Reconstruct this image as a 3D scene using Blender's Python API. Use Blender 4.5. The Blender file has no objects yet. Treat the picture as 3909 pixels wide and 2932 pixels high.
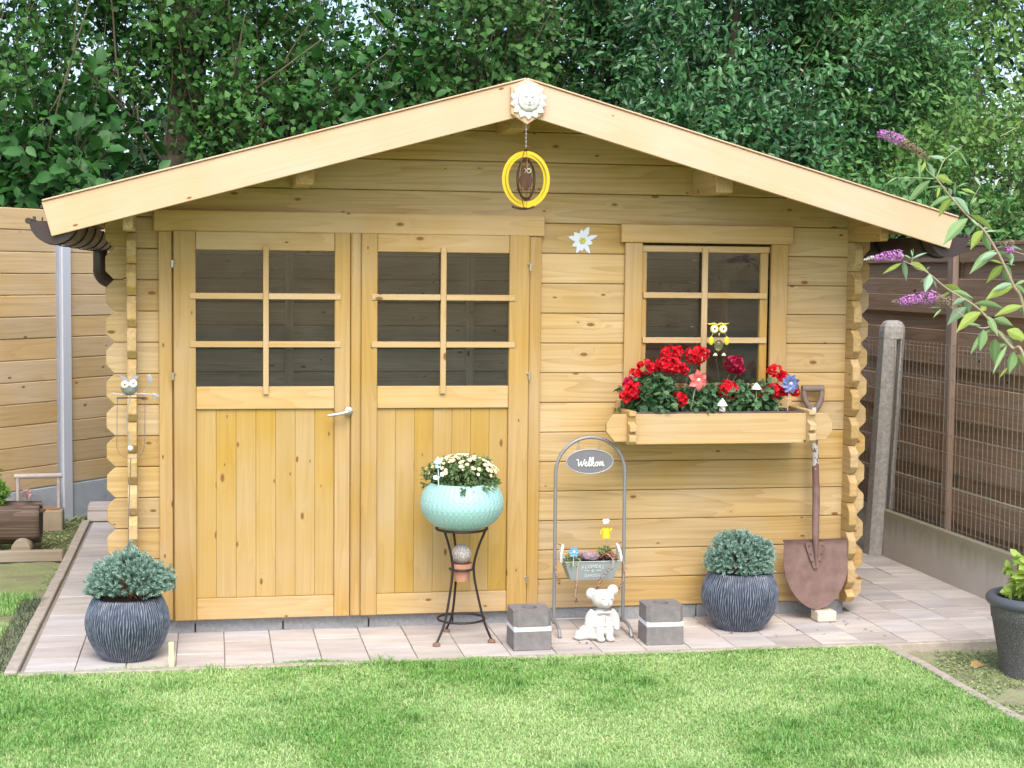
import bpy, bmesh, math, random
import numpy as np
from mathutils import Vector, Matrix
random.seed(7); RS = np.random.RandomState(11)
scene = bpy.context.scene; COL = scene.collection
rad, cos, sin, PI = math.radians, math.cos, math.sin, math.pi

# ------------------------------------------------------------------ camera
CAM = Vector((0.4841, -7.3093, 1.6490)); YAW, PIT, ROL = 0.187363, -0.069264, 0.010255
FPX = 6087.3; PW, PH = 3909, 2932
fw = Vector((sin(YAW)*cos(PIT), cos(YAW)*cos(PIT), sin(PIT)))
r0 = Vector((cos(YAW), -sin(YAW), 0)); u0 = r0.cross(fw)
rt = r0*cos(ROL) + u0*sin(ROL); up = -r0*sin(ROL) + u0*cos(ROL)
cd = bpy.data.cameras.new('camera'); cam = bpy.data.objects.new('camera', cd); COL.objects.link(cam)
m = Matrix.Identity(4)
for i in range(3): m[i][0], m[i][1], m[i][2], m[i][3] = rt[i], up[i], -fw[i], CAM[i]
cam.matrix_world = m; cd.sensor_width = 36; cd.sensor_fit = 'HORIZONTAL'; cd.lens = FPX/PW*36; cd.clip_end = 500; cd.clip_start = .05
scene.camera = cam
# ------------------------------------------------------------------ light
SUN_EL, SUN_AZ = rad(50), rad(184)        # azimuth from +Y clockwise: behind the camera
w = bpy.data.worlds.new('World'); scene.world = w; w.use_nodes = True
nt = w.node_tree; bg = nt.nodes['Background']; sk = nt.nodes.new('ShaderNodeTexSky')
sk.sky_type = 'NISHITA'; sk.sun_disc = False; sk.sun_elevation = SUN_EL; sk.sun_rotation = SUN_AZ
sk.air_density = 1.0; sk.dust_density = 3.0; sk.ozone_density = 1.0
nt.links.new(sk.outputs[0], bg.inputs[0]); bg.inputs[1].default_value = 0.15
sl = bpy.data.lights.new('sun', 'SUN'); sl.energy = 1.0; sl.angle = rad(38); sl.color = (1, .975, .925)
so = bpy.data.objects.new('sun', sl); COL.objects.link(so)
sd = Vector((sin(SUN_AZ)*cos(SUN_EL), cos(SUN_AZ)*cos(SUN_EL), sin(SUN_EL)))
so.rotation_euler = sd.to_track_quat('Z', 'Y').to_euler()
scene.view_settings.view_transform = 'Standard'; scene.view_settings.look = 'None'
scene.view_settings.gamma = 1; scene.view_settings.exposure = 1.15; scene.view_settings.use_curve_mapping = False
scene.render.engine = 'CYCLES'
try:
    scene.cycles.use_denoising = True; scene.cycles.transparent_max_bounces = 16; scene.cycles.max_bounces = 10; scene.cycles.diffuse_bounces = 6
except Exception: pass

def at(px, py, Y):                        # a point of the photograph (full size pixels) taken back to the depth Y where the thing stands
    d = fw + rt*((px-PW/2)/FPX) - up*((py-PH/2)/FPX)
    return CAM + d*((Y-CAM.y)/d.y)
def atx(px, py, X):
    d = fw + rt*((px-PW/2)/FPX) - up*((py-PH/2)/FPX)
    return CAM + d*((X-CAM.x)/d.x)

# ------------------------------------------------------------------ object helpers
def world(o):
    b = o.matrix_basis.copy()
    return world(o.parent) @ o.matrix_parent_inverse @ b if o.parent else b
def adopt(o, p):
    o.parent = p; o.matrix_parent_inverse = world(p).inverted()
def tag(o, label=None, cat=None, group=None, kind=None):
    if label: o['label'] = label
    if cat: o['category'] = cat
    if group: o['group'] = group
    if kind: o['kind'] = kind
    return o
def thing(name, loc, label, cat, group=None, rz=0):
    o = bpy.data.objects.new(name, None); COL.objects.link(o); o.location = loc; o.rotation_euler = (0, 0, rz)
    o.empty_display_size = .1
    return tag(o, label, cat, group)
def link(name, me, mat=None, parent=None, mtx=None):
    if mat and not me.materials: me.materials.append(mat)
    o = bpy.data.objects.new(name, me); COL.objects.link(o)
    if mtx is not None: o.matrix_basis = mtx
    if parent: adopt(o, parent)
    return o
def copy_tree(o, mtx, label=None):
    def rec(a, p):
        c = a.copy(); COL.objects.link(c)
        if p: c.parent = p; c.matrix_parent_inverse = a.matrix_parent_inverse
        for ch in a.children: rec(ch, c)
        return c
    r = rec(o, None); r.matrix_basis = mtx
    if label: r['label'] = label
    return r
T = Matrix.Translation
def RX(a): return Matrix.Rotation(a, 4, 'X')
def RY(a): return Matrix.Rotation(a, 4, 'Y')
def RZ(a): return Matrix.Rotation(a, 4, 'Z')
def catmull(P, n=6):
    P = [Vector(p) for p in P]; out = []
    for i in range(len(P)-1):
        a, b, c, d = P[max(i-1, 0)], P[i], P[i+1], P[min(i+2, len(P)-1)]
        for k in range(n):
            t = k/n
            out.append(.5*((2*b) + (c-a)*t + (2*a-5*b+4*c-d)*t*t + (3*b-a-3*c+d)*t**3))
    return out + [P[-1]]

class MB:
    def __init__(s): s.v = []; s.f = []
    def add(s, vs, fs, M=None):
        n = len(s.v)
        s.v += [tuple(M @ Vector(p)) for p in vs] if M is not None else [tuple(p) for p in vs]
        s.f += [tuple(i+n for i in f) for f in fs]; return s
    def box(s, c, d, M=None):
        x, y, z = d[0]/2, d[1]/2, d[2]/2
        vs = [(c[0]+a*x, c[1]+b*y, c[2]+e*z) for a in (-1, 1) for b in (-1, 1) for e in (-1, 1)]
        return s.add(vs, [(0, 1, 3, 2), (4, 6, 7, 5), (0, 4, 5, 1), (2, 3, 7, 6), (0, 2, 6, 4), (1, 5, 7, 3)], M)
    def prism(s, poly, a, b, axis='y', M=None):
        n = len(poly)
        def p(q, t): return {'y': (q[0], t, q[1]), 'x': (t, q[0], q[1]), 'z': (q[0], q[1], t)}[axis]
        vs = [p(q, a) for q in poly] + [p(q, b) for q in poly]
        return s.add(vs, [tuple(range(n))[::-1], tuple(range(n, 2*n))] + [(i, (i+1) % n, n+(i+1) % n, n+i) for i in range(n)], M)
    def tube(s, P, r, n=8, cap=True, M=None, flat=None):
        P = [Vector(p) for p in P]; N = len(P); rs = r if hasattr(r, '__len__') else [r]*N
        vs = []; prev = None
        for i in range(N):
            t = (P[min(i+1, N-1)]-P[max(i-1, 0)]).normalized()
            if prev is None:
                ref = Vector((0, 0, 1)) if abs(t.z) < .9 else Vector((1, 0, 0)); a = t.cross(ref).normalized()
            else: a = (prev - t*prev.dot(t)).normalized()
            prev = a; b = t.cross(a)
            for k in range(n):
                an = 2*PI*k/n
                q = a*cos(an)*rs[i] + b*sin(an)*rs[i]
                if flat: q = Vector((q.x*flat[0], q.y*flat[1], q.z*flat[2]))
                vs.append(P[i]+q)
        fs = [(i*n+k, i*n+(k+1) % n, (i+1)*n+(k+1) % n, (i+1)*n+k) for i in range(N-1) for k in range(n)]
        if cap: fs += [tuple(range(n))[::-1], tuple((N-1)*n+k for k in range(n))]
        return s.add(vs, fs, M)
    def ring(s, c, R, r, n=32, k=8, M=None, sx=1, sy=1):
        vs = []
        for i in range(n):
            a = 2*PI*i/n
            for j in range(k):
                b = 2*PI*j/k; q = R + r*cos(b)
                vs.append((c[0]+q*cos(a)*sx, c[1]+q*sin(a)*sy, c[2]+r*sin(b)))
        return s.add(vs, [(i*k+j, ((i+1) % n)*k+j, ((i+1) % n)*k+(j+1) % k, i*k+(j+1) % k) for i in range(n) for j in range(k)], M)
    def lathe(s, prof, n=32, M=None, cap0=True, cap1=True, fn=None):
        vs = []
        for (r, z) in prof:
            for k in range(n):
                a = 2*PI*k/n; q = r*(fn(a, z) if fn else 1)
                vs.append((q*cos(a), q*sin(a), z))
        m = len(prof)
        fs = [(i*n+k, i*n+(k+1) % n, (i+1)*n+(k+1) % n, (i+1)*n+k) for i in range(m-1) for k in range(n)]
        if cap0: fs.append(tuple(range(n))[::-1])
        if cap1: fs.append(tuple((m-1)*n+k for k in range(n)))
        return s.add(vs, fs, M)
    def ball(s, c, r, n=16, m=10, M=None):
        r = r if hasattr(r, '__len__') else (r, r, r)
        pr = [(sin(PI*i/m), -cos(PI*i/m)) for i in range(1, m)]
        b = MB().lathe(pr, n)
        vs = [(c[0]+x*r[0], c[1]+y*r[1], c[2]+z*r[2]) for x, y, z in b.v]
        return s.add(vs, b.f, M)
    def mesh(s, name, smooth=False, bevel=0, angle=40):
        me = bpy.data.meshes.new(name); me.from_pydata(s.v, [], s.f)
        bm = bmesh.new(); bm.from_mesh(me); bmesh.ops.recalc_face_normals(bm, faces=bm.faces)
        if bevel:
            es = [e for e in bm.edges if len(e.link_faces) == 2 and e.calc_face_angle(0) > rad(30)]
            bmesh.ops.bevel(bm, geom=es, offset=bevel, segments=1, affect='EDGES', clamp_overlap=True)
        if smooth:
            for f in bm.faces: f.smooth = True
            for e in bm.edges:
                if len(e.link_faces) == 2 and e.calc_face_angle(0) > rad(angle): e.smooth = False
        bm.to_mesh(me); bm.free(); return me
    def build(s, name, mat, parent=None, smooth=False, bevel=0, mtx=None, angle=40):
        return link(name, s.mesh(name, smooth, bevel, angle), mat, parent, mtx)

# ------------------------------------------------------------------ materials
def mat(name):
    M = bpy.data.materials.new(name); M.use_nodes = True; t = M.node_tree; b = t.nodes['Principled BSDF']
    def N(k, **kw):
        n = t.nodes.new(k)
        for a, v in kw.items():
            if a.startswith('i_'):
                key = a[2:]; key = int(key) if key.isdigit() else key.replace('_', ' ')
                n.inputs[key].default_value = v
            else: setattr(n, a, v)
        return n
    def L(a, bb): t.links.new(a, bb)
    return M, t, b, N, L
def c4(c): return (c[0], c[1], c[2], 1)
def plain(name, col, rough=.5, metal=0, var=.12, scale=30, bump=0., bscale=None, spec=.5, **kw):
    M, t, b, N, L = mat(name)
    tc = N('ShaderNodeTexCoord'); no = N('ShaderNodeTexNoise', i_Scale=scale, i_Detail=5.); L(tc.outputs['Object'], no.inputs['Vector'])
    mx = N('ShaderNodeMix', data_type='RGBA'); mx.inputs[6].default_value = c4([x*(1-var*1.5) for x in col]); mx.inputs[7].default_value = c4([min(1, x*(1+var*1.5)) for x in col])
    L(no.outputs['Fac'], mx.inputs[0]); L(mx.outputs[2], b.inputs['Base Color'])
    b.inputs['Roughness'].default_value = rough; b.inputs['Metallic'].default_value = metal; b.inputs['Specular IOR Level'].default_value = spec
    if bump:
        n2 = N('ShaderNodeTexNoise', i_Scale=bscale or scale*3, i_Detail=4.); L(tc.outputs['Object'], n2.inputs['Vector'])
        bp = N('ShaderNodeBump', i_Strength=bump, i_Distance=.004); L(n2.outputs['Fac'], bp.inputs['Height']); L(bp.outputs[0], b.inputs['Normal'])
    for k, v in kw.items(): b.inputs[k.replace('_', ' ')].default_value = v
    return M
def wood(name, light, dark, knotcol=(.22, .10, .03), knots=.4, rough=.6, contrast=1., axis=0, vary=1.):
    """softwood whose grain runs along the local axis; every object gets its own stretch of it"""
    M, t, b, N, L = mat(name)
    tc = N('ShaderNodeTexCoord'); oi = N('ShaderNodeObjectInfo')
    sc = N('ShaderNodeVectorMath', operation='SCALE'); sc.inputs[0].default_value = (37.7, 51.3, 23.9); L(oi.outputs['Random'], sc.inputs['Scale'])
    ad = N('ShaderNodeVectorMath', operation='ADD'); L(tc.outputs['Object'], ad.inputs[0]); L(sc.outputs[0], ad.inputs[1])
    def S(l, c):
        v = [c, c, c]; v[axis] = l; n = N('ShaderNodeVectorMath', operation='MULTIPLY'); n.inputs[1].default_value = v; L(ad.outputs[0], n.inputs[0]); return n
    vk = S(4.2, 9.); vo = N('ShaderNodeTexVoronoi', i_Scale=1., voronoi_dimensions='2D'); kx = N('ShaderNodeSeparateXYZ'); kc = N('ShaderNodeCombineXYZ'); L(vk.outputs[0], kx.inputs[0]); L(kx.outputs[0], kc.inputs[0]); L(kx.outputs[2], kc.inputs[1]); L(kc.outputs[0], vo.inputs['Vector'])
    sp = N('ShaderNodeSeparateColor'); L(vo.outputs['Color'], sp.inputs[0])
    has = N('ShaderNodeMath', operation='LESS_THAN'); has.inputs[1].default_value = knots; L(sp.outputs[0], has.inputs[0])
    rr = N('ShaderNodeMapRange'); rr.inputs[1].default_value = 0; rr.inputs[2].default_value = 1; rr.inputs[3].default_value = .03; rr.inputs[4].default_value = .10; L(sp.outputs[1], rr.inputs[0])
    dv = N('ShaderNodeMath', operation='DIVIDE'); L(vo.outputs['Distance'], dv.inputs[0]); L(rr.outputs[0], dv.inputs[1])
    km = N('ShaderNodeMapRange', interpolation_type='SMOOTHSTEP'); km.inputs[1].default_value = .55; km.inputs[2].default_value = 1.05; km.inputs[3].default_value = 1; km.inputs[4].default_value = 0; L(dv.outputs[0], km.inputs[0])
    kk = N('ShaderNodeMath', operation='MULTIPLY'); L(km.outputs[0], kk.inputs[0]); L(has.outputs[0], kk.inputs[1])
    halo = N('ShaderNodeMapRange', interpolation_type='SMOOTHSTEP'); halo.inputs[1].default_value = .6; halo.inputs[2].default_value = 3.5; halo.inputs[3].default_value = 1; halo.inputs[4].default_value = 0; L(dv.outputs[0], halo.inputs[0])
    hh = N('ShaderNodeMath', operation='MULTIPLY'); L(halo.outputs[0], hh.inputs[0]); L(has.outputs[0], hh.inputs[1])
    hs = N('ShaderNodeVectorMath', operation='SCALE'); hv = [.5, .5, .5]; hv[axis] = .02; hs.inputs[0].default_value = hv; L(hh.outputs[0], hs.inputs['Scale'])
    # growth rings: wandering bands across the board, bent round the knots
    g1 = S(.55, 9.); g1a = N('ShaderNodeVectorMath', operation='ADD'); L(g1.outputs[0], g1a.inputs[0]); L(hs.outputs[0], g1a.inputs[1])
    n1 = N('ShaderNodeTexNoise', i_Scale=1.0, i_Detail=1.5); L(g1a.outputs[0], n1.inputs['Vector'])
    ml = N('ShaderNodeMath', operation='MULTIPLY'); ml.inputs[1].default_value = 11.; L(n1.outputs['Fac'], ml.inputs[0])
    fr = N('ShaderNodeMath', operation='FRACT'); L(ml.outputs[0], fr.inputs[0])
    pw = N('ShaderNodeMath', operation='POWER'); pw.inputs[1].default_value = 2.2; L(fr.outputs[0], pw.inputs[0])
    g2 = S(1.6, 75.); n2 = N('ShaderNodeTexNoise', i_Scale=1.0, i_Detail=3.); L(g2.outputs[0], n2.inputs['Vector'])
    n3 = N('ShaderNodeTexNoise', i_Scale=1.7, i_Detail=3.); L(ad.outputs[0], n3.inputs['Vector'])
    a1 = N('ShaderNodeMath', operation='MULTIPLY_ADD'); a1.inputs[1].default_value = .34*contrast; a1.inputs[2].default_value = -.30; L(pw.outputs[0], a1.inputs[0])
    a2 = N('ShaderNodeMath', operation='MULTIPLY_ADD'); a2.inputs[1].default_value = .9*contrast; L(n2.outputs['Fac'], a2.inputs[0]); L(a1.outputs[0], a2.inputs[2])
    a3 = N('ShaderNodeMath', operation='MULTIPLY_ADD', use_clamp=True); a3.inputs[1].default_value = .45; L(n3.outputs['Fac'], a3.inputs[0]); L(a2.outputs[0], a3.inputs[2])
    mx = N('ShaderNodeMix', data_type='RGBA'); mx.inputs[6].default_value = c4(light); mx.inputs[7].default_value = c4(dark); L(a3.outputs[0], mx.inputs[0])
    hsv = N('ShaderNodeHueSaturation'); L(mx.outputs[2], hsv.inputs['Color'])
    vr = N('ShaderNodeMapRange'); vr.inputs[3].default_value = 1-.11*vary; vr.inputs[4].default_value = 1+.10*vary; L(oi.outputs['Random'], vr.inputs[0]); L(vr.outputs[0], hsv.inputs['Value'])
    h3 = N('ShaderNodeMapRange'); h3.inputs[1].default_value = .3; h3.inputs[2].default_value = .75; h3.inputs[3].default_value = .8; h3.inputs[4].default_value = 1.12; L(n3.outputs['Fac'], h3.inputs[0]); L(h3.outputs[0], hsv.inputs['Saturation'])
    mk = N('ShaderNodeMix', data_type='RGBA'); mk.inputs[7].default_value = c4(knotcol); L(kk.outputs[0], mk.inputs[0]); L(hsv.outputs[0], mk.inputs[6])
    L(mk.outputs[2], b.inputs['Base Color']); b.inputs['Roughness'].default_value = rough; b.inputs['Specular IOR Level'].default_value = .35
    bp = N('ShaderNodeBump', i_Strength=.25, i_Distance=.002); L(a2.outputs[0], bp.inputs['Height']); L(bp.outputs[0], b.inputs['Normal'])
    return M
def leafm(name, base, bright, rough=.45, trans=.25, spec=.5):
    M, t, b, N, L = mat(name)
    at_ = N('ShaderNodeAttribute', attribute_name='tint'); mx = N('ShaderNodeMix', data_type='RGBA')
    mx.inputs[6].default_value = c4(base); mx.inputs[7].default_value = c4(bright); L(at_.outputs['Fac'], mx.inputs[0])
    L(mx.outputs[2], b.inputs['Base Color']); b.inputs['Roughness'].default_value = rough; b.inputs['Specular IOR Level'].default_value = spec
    tr = N('ShaderNodeBsdfTranslucent'); L(mx.outputs[2], tr.inputs['Color']); ms = N('ShaderNodeMixShader'); ms.inputs[0].default_value = trans
    L(b.outputs[0], ms.inputs[1]); L(tr.outputs[0], ms.inputs[2]); L(ms.outputs[0], t.nodes['Material Output'].inputs[0]); return M
def glassm(name, tint, lighten=.026):
    """thin pane: clear, mirror-like at a slant, with a pale haze mixed in to lighten it"""
    M, t, b, N, L = mat(name); tc = N('ShaderNodeTexCoord'); n1 = N('ShaderNodeTexNoise', i_Scale=9., i_Detail=5.); L(tc.outputs['Object'], n1.inputs['Vector'])
    tr = N('ShaderNodeBsdfTransparent'); tr.inputs[0].default_value = c4(tint); gl = N('ShaderNodeBsdfGlossy'); gl.inputs['Roughness'].default_value = .02
    fr = N('ShaderNodeFresnel', i_IOR=1.5); ms = N('ShaderNodeMixShader'); L(fr.outputs[0], ms.inputs[0]); L(tr.outputs[0], ms.inputs[1]); L(gl.outputs[0], ms.inputs[2])
    df = N('ShaderNodeBsdfDiffuse'); df.inputs[0].default_value = (.60, .56, .46, 1); m2 = N('ShaderNodeMixShader'); rm = N('ShaderNodeMapRange'); rm.inputs[1].default_value = .3; rm.inputs[2].default_value = .8; rm.inputs[3].default_value = lighten*.5; rm.inputs[4].default_value = lighten*1.6  # uneven pale diffuse share, lifts the dark look of the panes
    L(n1.outputs['Fac'], rm.inputs[0]); L(rm.outputs[0], m2.inputs[0]); L(ms.outputs[0], m2.inputs[1]); L(df.outputs[0], m2.inputs[2]); L(m2.outputs[0], t.nodes['Material Output'].inputs[0]); return M

PINE = wood('pine_wall', (.60, .43, .20), (.39, .245, .085), knots=.46, contrast=1.1)
PINE_DOOR = wood('pine_door_planks', (.49, .32, .098), (.38, .235, .058), knots=.44, contrast=.9, vary=.22)
PINE_FRAME = wood('pine_frame', (.49, .315, .105), (.36, .215, .055), knots=.16, vary=.6)
PINE_RAIL = wood('pine_rail', (.585, .41, .195), (.45, .28, .095), knots=.26, vary=.6)
PINE_BARGE = wood('pine_barge', (.67, .465, .31), (.57, .375, .215), knots=.15, contrast=.7, vary=.3)
PINE_FENCE = wood('larch_fence', (.62, .455, .25), (.46, .31, .14), knots=.2)
BROWN = wood('brown_stained_fence', (.45, .295, .18), (.235, .145, .083), knotcol=(.07, .03, .02), knots=.15, rough=.8)
BATTEN = wood('grey_brown_batten', (.38, .27, .20), (.24, .16, .11), knots=.1, rough=.85, axis=2)
GREYWOOD = wood('weathered_log', (.25, .185, .14), (.085, .055, .038), knotcol=(.05, .03, .02), knots=.15, rough=.9, contrast=1.5)
KERBWOOD = wood('pale_timber_edging', (.42, .36, .27), (.25, .2, .14), knots=.1, rough=.9)
INNER = wood('inside_boards', (.82, .73, .55), (.50, .41, .27), knotcol=(.12, .07, .03), knots=.5, contrast=1.2)
ROOFIN = wood('roof_boards', (.70, .54, .32), (.50, .35, .17), knots=.3)
PVC = plain('brown_pvc', (.045, .028, .027), .38, var=.1)
STEEL = plain('steel', (.62, .61, .58), .3, .9, var=.08)
ALU = plain('aluminium_post', (.60, .62, .68), .5, .15, var=.03, scale=6)
CONC = plain('concrete_block', (.27, .28, .29), .9, var=.22, scale=60, bump=.5)
IRON = plain('dark_iron', (.035, .025, .025), .5, .4, var=.3, scale=60)
ARCHM = plain('grey_painted_steel', (.26, .26, .27), .42, .3, var=.06)
PLASTER = plain('white_plaster', (.66, .65, .63), .75, var=.04, scale=20, bump=.15)
BEARM = plain('white_stone_bear', (.58, .56, .52), .85, var=.14, scale=26, bump=.35, bscale=90)
LANTERN = plain('grey_lantern_stone', (.20, .185, .18), .85, var=.22, scale=34, bump=.5)
WHITEBAND = plain('white_band', (.74, .78, .86), .5, var=.03)
TURQ = plain('turquoise_plastic', (.33, .565, .55), .42, var=.03)
TERRA = plain('terracotta', (.48, .23, .15), .85, var=.15)
SOIL = plain('potting_soil', (.035, .024, .018), .95, var=.4, scale=60, bump=.8)
YEL = plain('yellow_enamel', (.80, .58, .03), .3, var=.08)
WHITE = plain('white_enamel', (.80, .80, .78), .4, var=.03)
RED = plain('red_petal', (.62, .006, .016), .5, var=.35, scale=70)
BLACKP = plain('black', (.01, .01, .01), .4)
GLASS = glassm('window_glass', (.95, .96, .95))

# ------------------------------------------------------------------ numpy foliage
def vnoise(p, s, seed):
    q = np.asarray(p)*s + 100; i = np.floor(q).astype(np.int64); f = q-i; f = f*f*(3-2*f); out = 0
    def h(a, b, c):
        x = (a*73856093 ^ b*19349663 ^ c*83492791 ^ seed*2654435) & 0x7fffffff
        x = (x*1103515245+12345) & 0x7fffffff; x = (x >> 7) ^ x
        return (x % 10007)/10007.
    for a in (0, 1):
        for b in (0, 1):
            for c in (0, 1):
                wt = (f[:, 0] if a else 1-f[:, 0])*(f[:, 1] if b else 1-f[:, 1])*(f[:, 2] if c else 1-f[:, 2])
                out = out + wt*h(i[:, 0]+a, i[:, 1]+b, i[:, 2]+c)
    return out
def fast_mesh(name, V, F, tint=None, smooth=False):
    """V (n,3), F (m,k) all faces with k corners"""
    me = bpy.data.meshes.new(name); F = np.asarray(F, np.int32); k = F.shape[1]
    me.vertices.add(len(V)); me.vertices.foreach_set('co', np.asarray(V, np.float32).ravel())
    me.loops.add(F.size); me.loops.foreach_set('vertex_index', F.ravel())
    me.polygons.add(len(F)); me.polygons.foreach_set('loop_start', np.arange(0, F.size, k, dtype=np.int32))
    try: me.polygons.foreach_set('loop_total', np.full(len(F), k, np.int32))
    except Exception: pass
    if smooth: me.polygons.foreach_set('use_smooth', np.ones(len(F), bool))
    me.update(calc_edges=True)
    if tint is not None:
        a = me.attributes.new('tint', 'FLOAT', 'POINT'); a.data.foreach_set('value', np.asarray(tint, np.float32))
    return me
POPLAR = (np.array([(0, 0, 0), (.16, .40, .08), (.45, .36, .07), (1, 0, -.10), (.45, -.36, .07), (.16, -.40, .08), (.42, 0, 0)]),
          np.array([(0, 6, 1), (1, 6, 2), (2, 6, 3), (3, 6, 4), (4, 6, 5), (5, 6, 0)]))
OVAL = (np.array([(0, 0, 0), (.25, .17, .05), (.65, .18, .04), (1, 0, -.12), (.65, -.18, .04), (.25, -.17, .05), (.45, 0, -.01)]), POPLAR[1])
BROADL = (np.array([(0, 0, 0), (.25, .26, .06), (.6, .28, .05), (1, 0, -.15), (.6, -.28, .05), (.25, -.26, .06), (.45, 0, -.01)]), POPLAR[1])
_a = [PI - (2*PI)*(k+.5)/13 for k in range(13)]
_r = [(.52 if k % 2 == 0 else .43) for k in range(13)]
ROUND = (np.array([(0.08, 0, 0)] + [(.5+q*cos(t), q*sin(t)*1.08, .10*abs(sin(t*3))+.06) for t, q in zip(_a, _r)] + [(.42, 0, -.03)]),
         np.array([(1+k, 1+(k+1) % 13, 14) for k in range(13)]))
def leaves(C, D, Nn, size, tmpl, tint):
    """leaf at C pointing along D with face normal Nn"""
    D = D/np.linalg.norm(D, axis=1, keepdims=True)
    S = np.cross(Nn, D); S /= (np.linalg.norm(S, axis=1, keepdims=True)+1e-9); Z = np.cross(D, S)
    tv, tf = tmpl; k = len(tv)
    V = C[:, None, :] + size[:, None, None]*(tv[None, :, 0, None]*D[:, None, :] + tv[None, :, 1, None]*S[:, None, :] + tv[None, :, 2, None]*Z[:, None, :])
    F = tf[None] + (np.arange(len(C))*k)[:, None, None]
    return V.reshape(-1, 3), F.reshape(-1, 3), np.repeat(tint, k)
def ry(n): return RS.rand(n)
def unit(n, up=0.):
    d = RS.normal(size=(n, 3)); d[:, 2] += up; return d/np.linalg.norm(d, axis=1, keepdims=True)
def twig_cloud(cen, axes, ntw, nl, size, tmpl, lean=.6, tw_len=(.3, .6), hole=.0, seed=1, shell=.45, up=.8, spread=.05):
    """leafy twigs scattered through an uneven ellipsoid; returns leaf arrays and twig lines"""
    c = np.array(cen); ax = np.array(axes); P = np.zeros((0, 3))
    while len(P) < ntw:
        q = unit(ntw*3); r = shell + (1-shell)*ry(len(q))**.6
        p = q*r[:, None]; lump = 1 + .35*(vnoise(q*1.0, 2.3, seed)-.5)*2
        p = c + p*ax*lump[:, None]
        keep = vnoise(p, 1.9, seed+5)*.65+vnoise(p, 4.1, seed+9)*.35 > hole
        P = np.vstack([P, p[keep & (p[:, 2] > .15)]])
    P = P[:ntw]
    out = (P-c)/ax; out /= np.linalg.norm(out, axis=1, keepdims=True)+1e-6
    D = out*lean + unit(ntw)*.5 + np.array([0, 0, up]); D /= np.linalg.norm(D, axis=1, keepdims=True)
    Ln = tw_len[0]+(tw_len[1]-tw_len[0])*ry(ntw)
    t = ry(ntw*nl).reshape(ntw, nl); t = .15+.85*t
    A = P[:, None, :] + D[:, None, :]*(t*Ln[:, None])[:, :, None] + RS.normal(size=(ntw, nl, 3))*spread
    n = ntw*nl; A = A.reshape(-1, 3)
    LD = np.repeat(D, nl, 0)*.5 + unit(n)*.9 + np.repeat(out, nl, 0)*.35; LD[:, 2] -= .35
    NN = unit(n)*.75 + np.repeat(out, nl, 0)*.5 + np.array([0, -.25, .75])
    sz = size*(.6+.7*ry(n)); tint = np.clip(.25*ry(n)+.75*np.repeat(ry(ntw), nl)**1.3 , 0, 1)
    return leaves(A, LD, NN, sz, tmpl, tint), P, P+D*Ln[:, None]
def thin_tubes(P, Q, r0, r1):
    n = len(P); d = Q-P; d = d/(np.linalg.norm(d, axis=1, keepdims=True)+1e-9)
    a = np.cross(d, np.array([.3, .9, .2])); a /= np.linalg.norm(a, axis=1, keepdims=True); b = np.cross(d, a)
    V = []; 
    for k in range(3):
        an = 2*PI*k/3; o = a*cos(an)+b*sin(an); V += [P+o*r0, Q+o*r1]
    V = np.stack(V, 1); base = (np.arange(n)*6)[:, None, None]
    F = np.array([(0, 2, 3, 1), (2, 4, 5, 3), (4, 0, 1, 5)])[None]+base
    return V.reshape(-1, 3), F.reshape(-1, 4)

# ================================================================== SETTING
ground = link('ground', fast_mesh('ground', np.array([(-90, -40, -.07), (90, -40, -.07), (90, 150, -.07), (-90, 150, -.07)]), np.array([(0, 1, 2, 3)])),
              plain('ground_earth', (.07, .085, .035), .95, var=.4, scale=8)); tag(ground, kind='structure')

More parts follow.
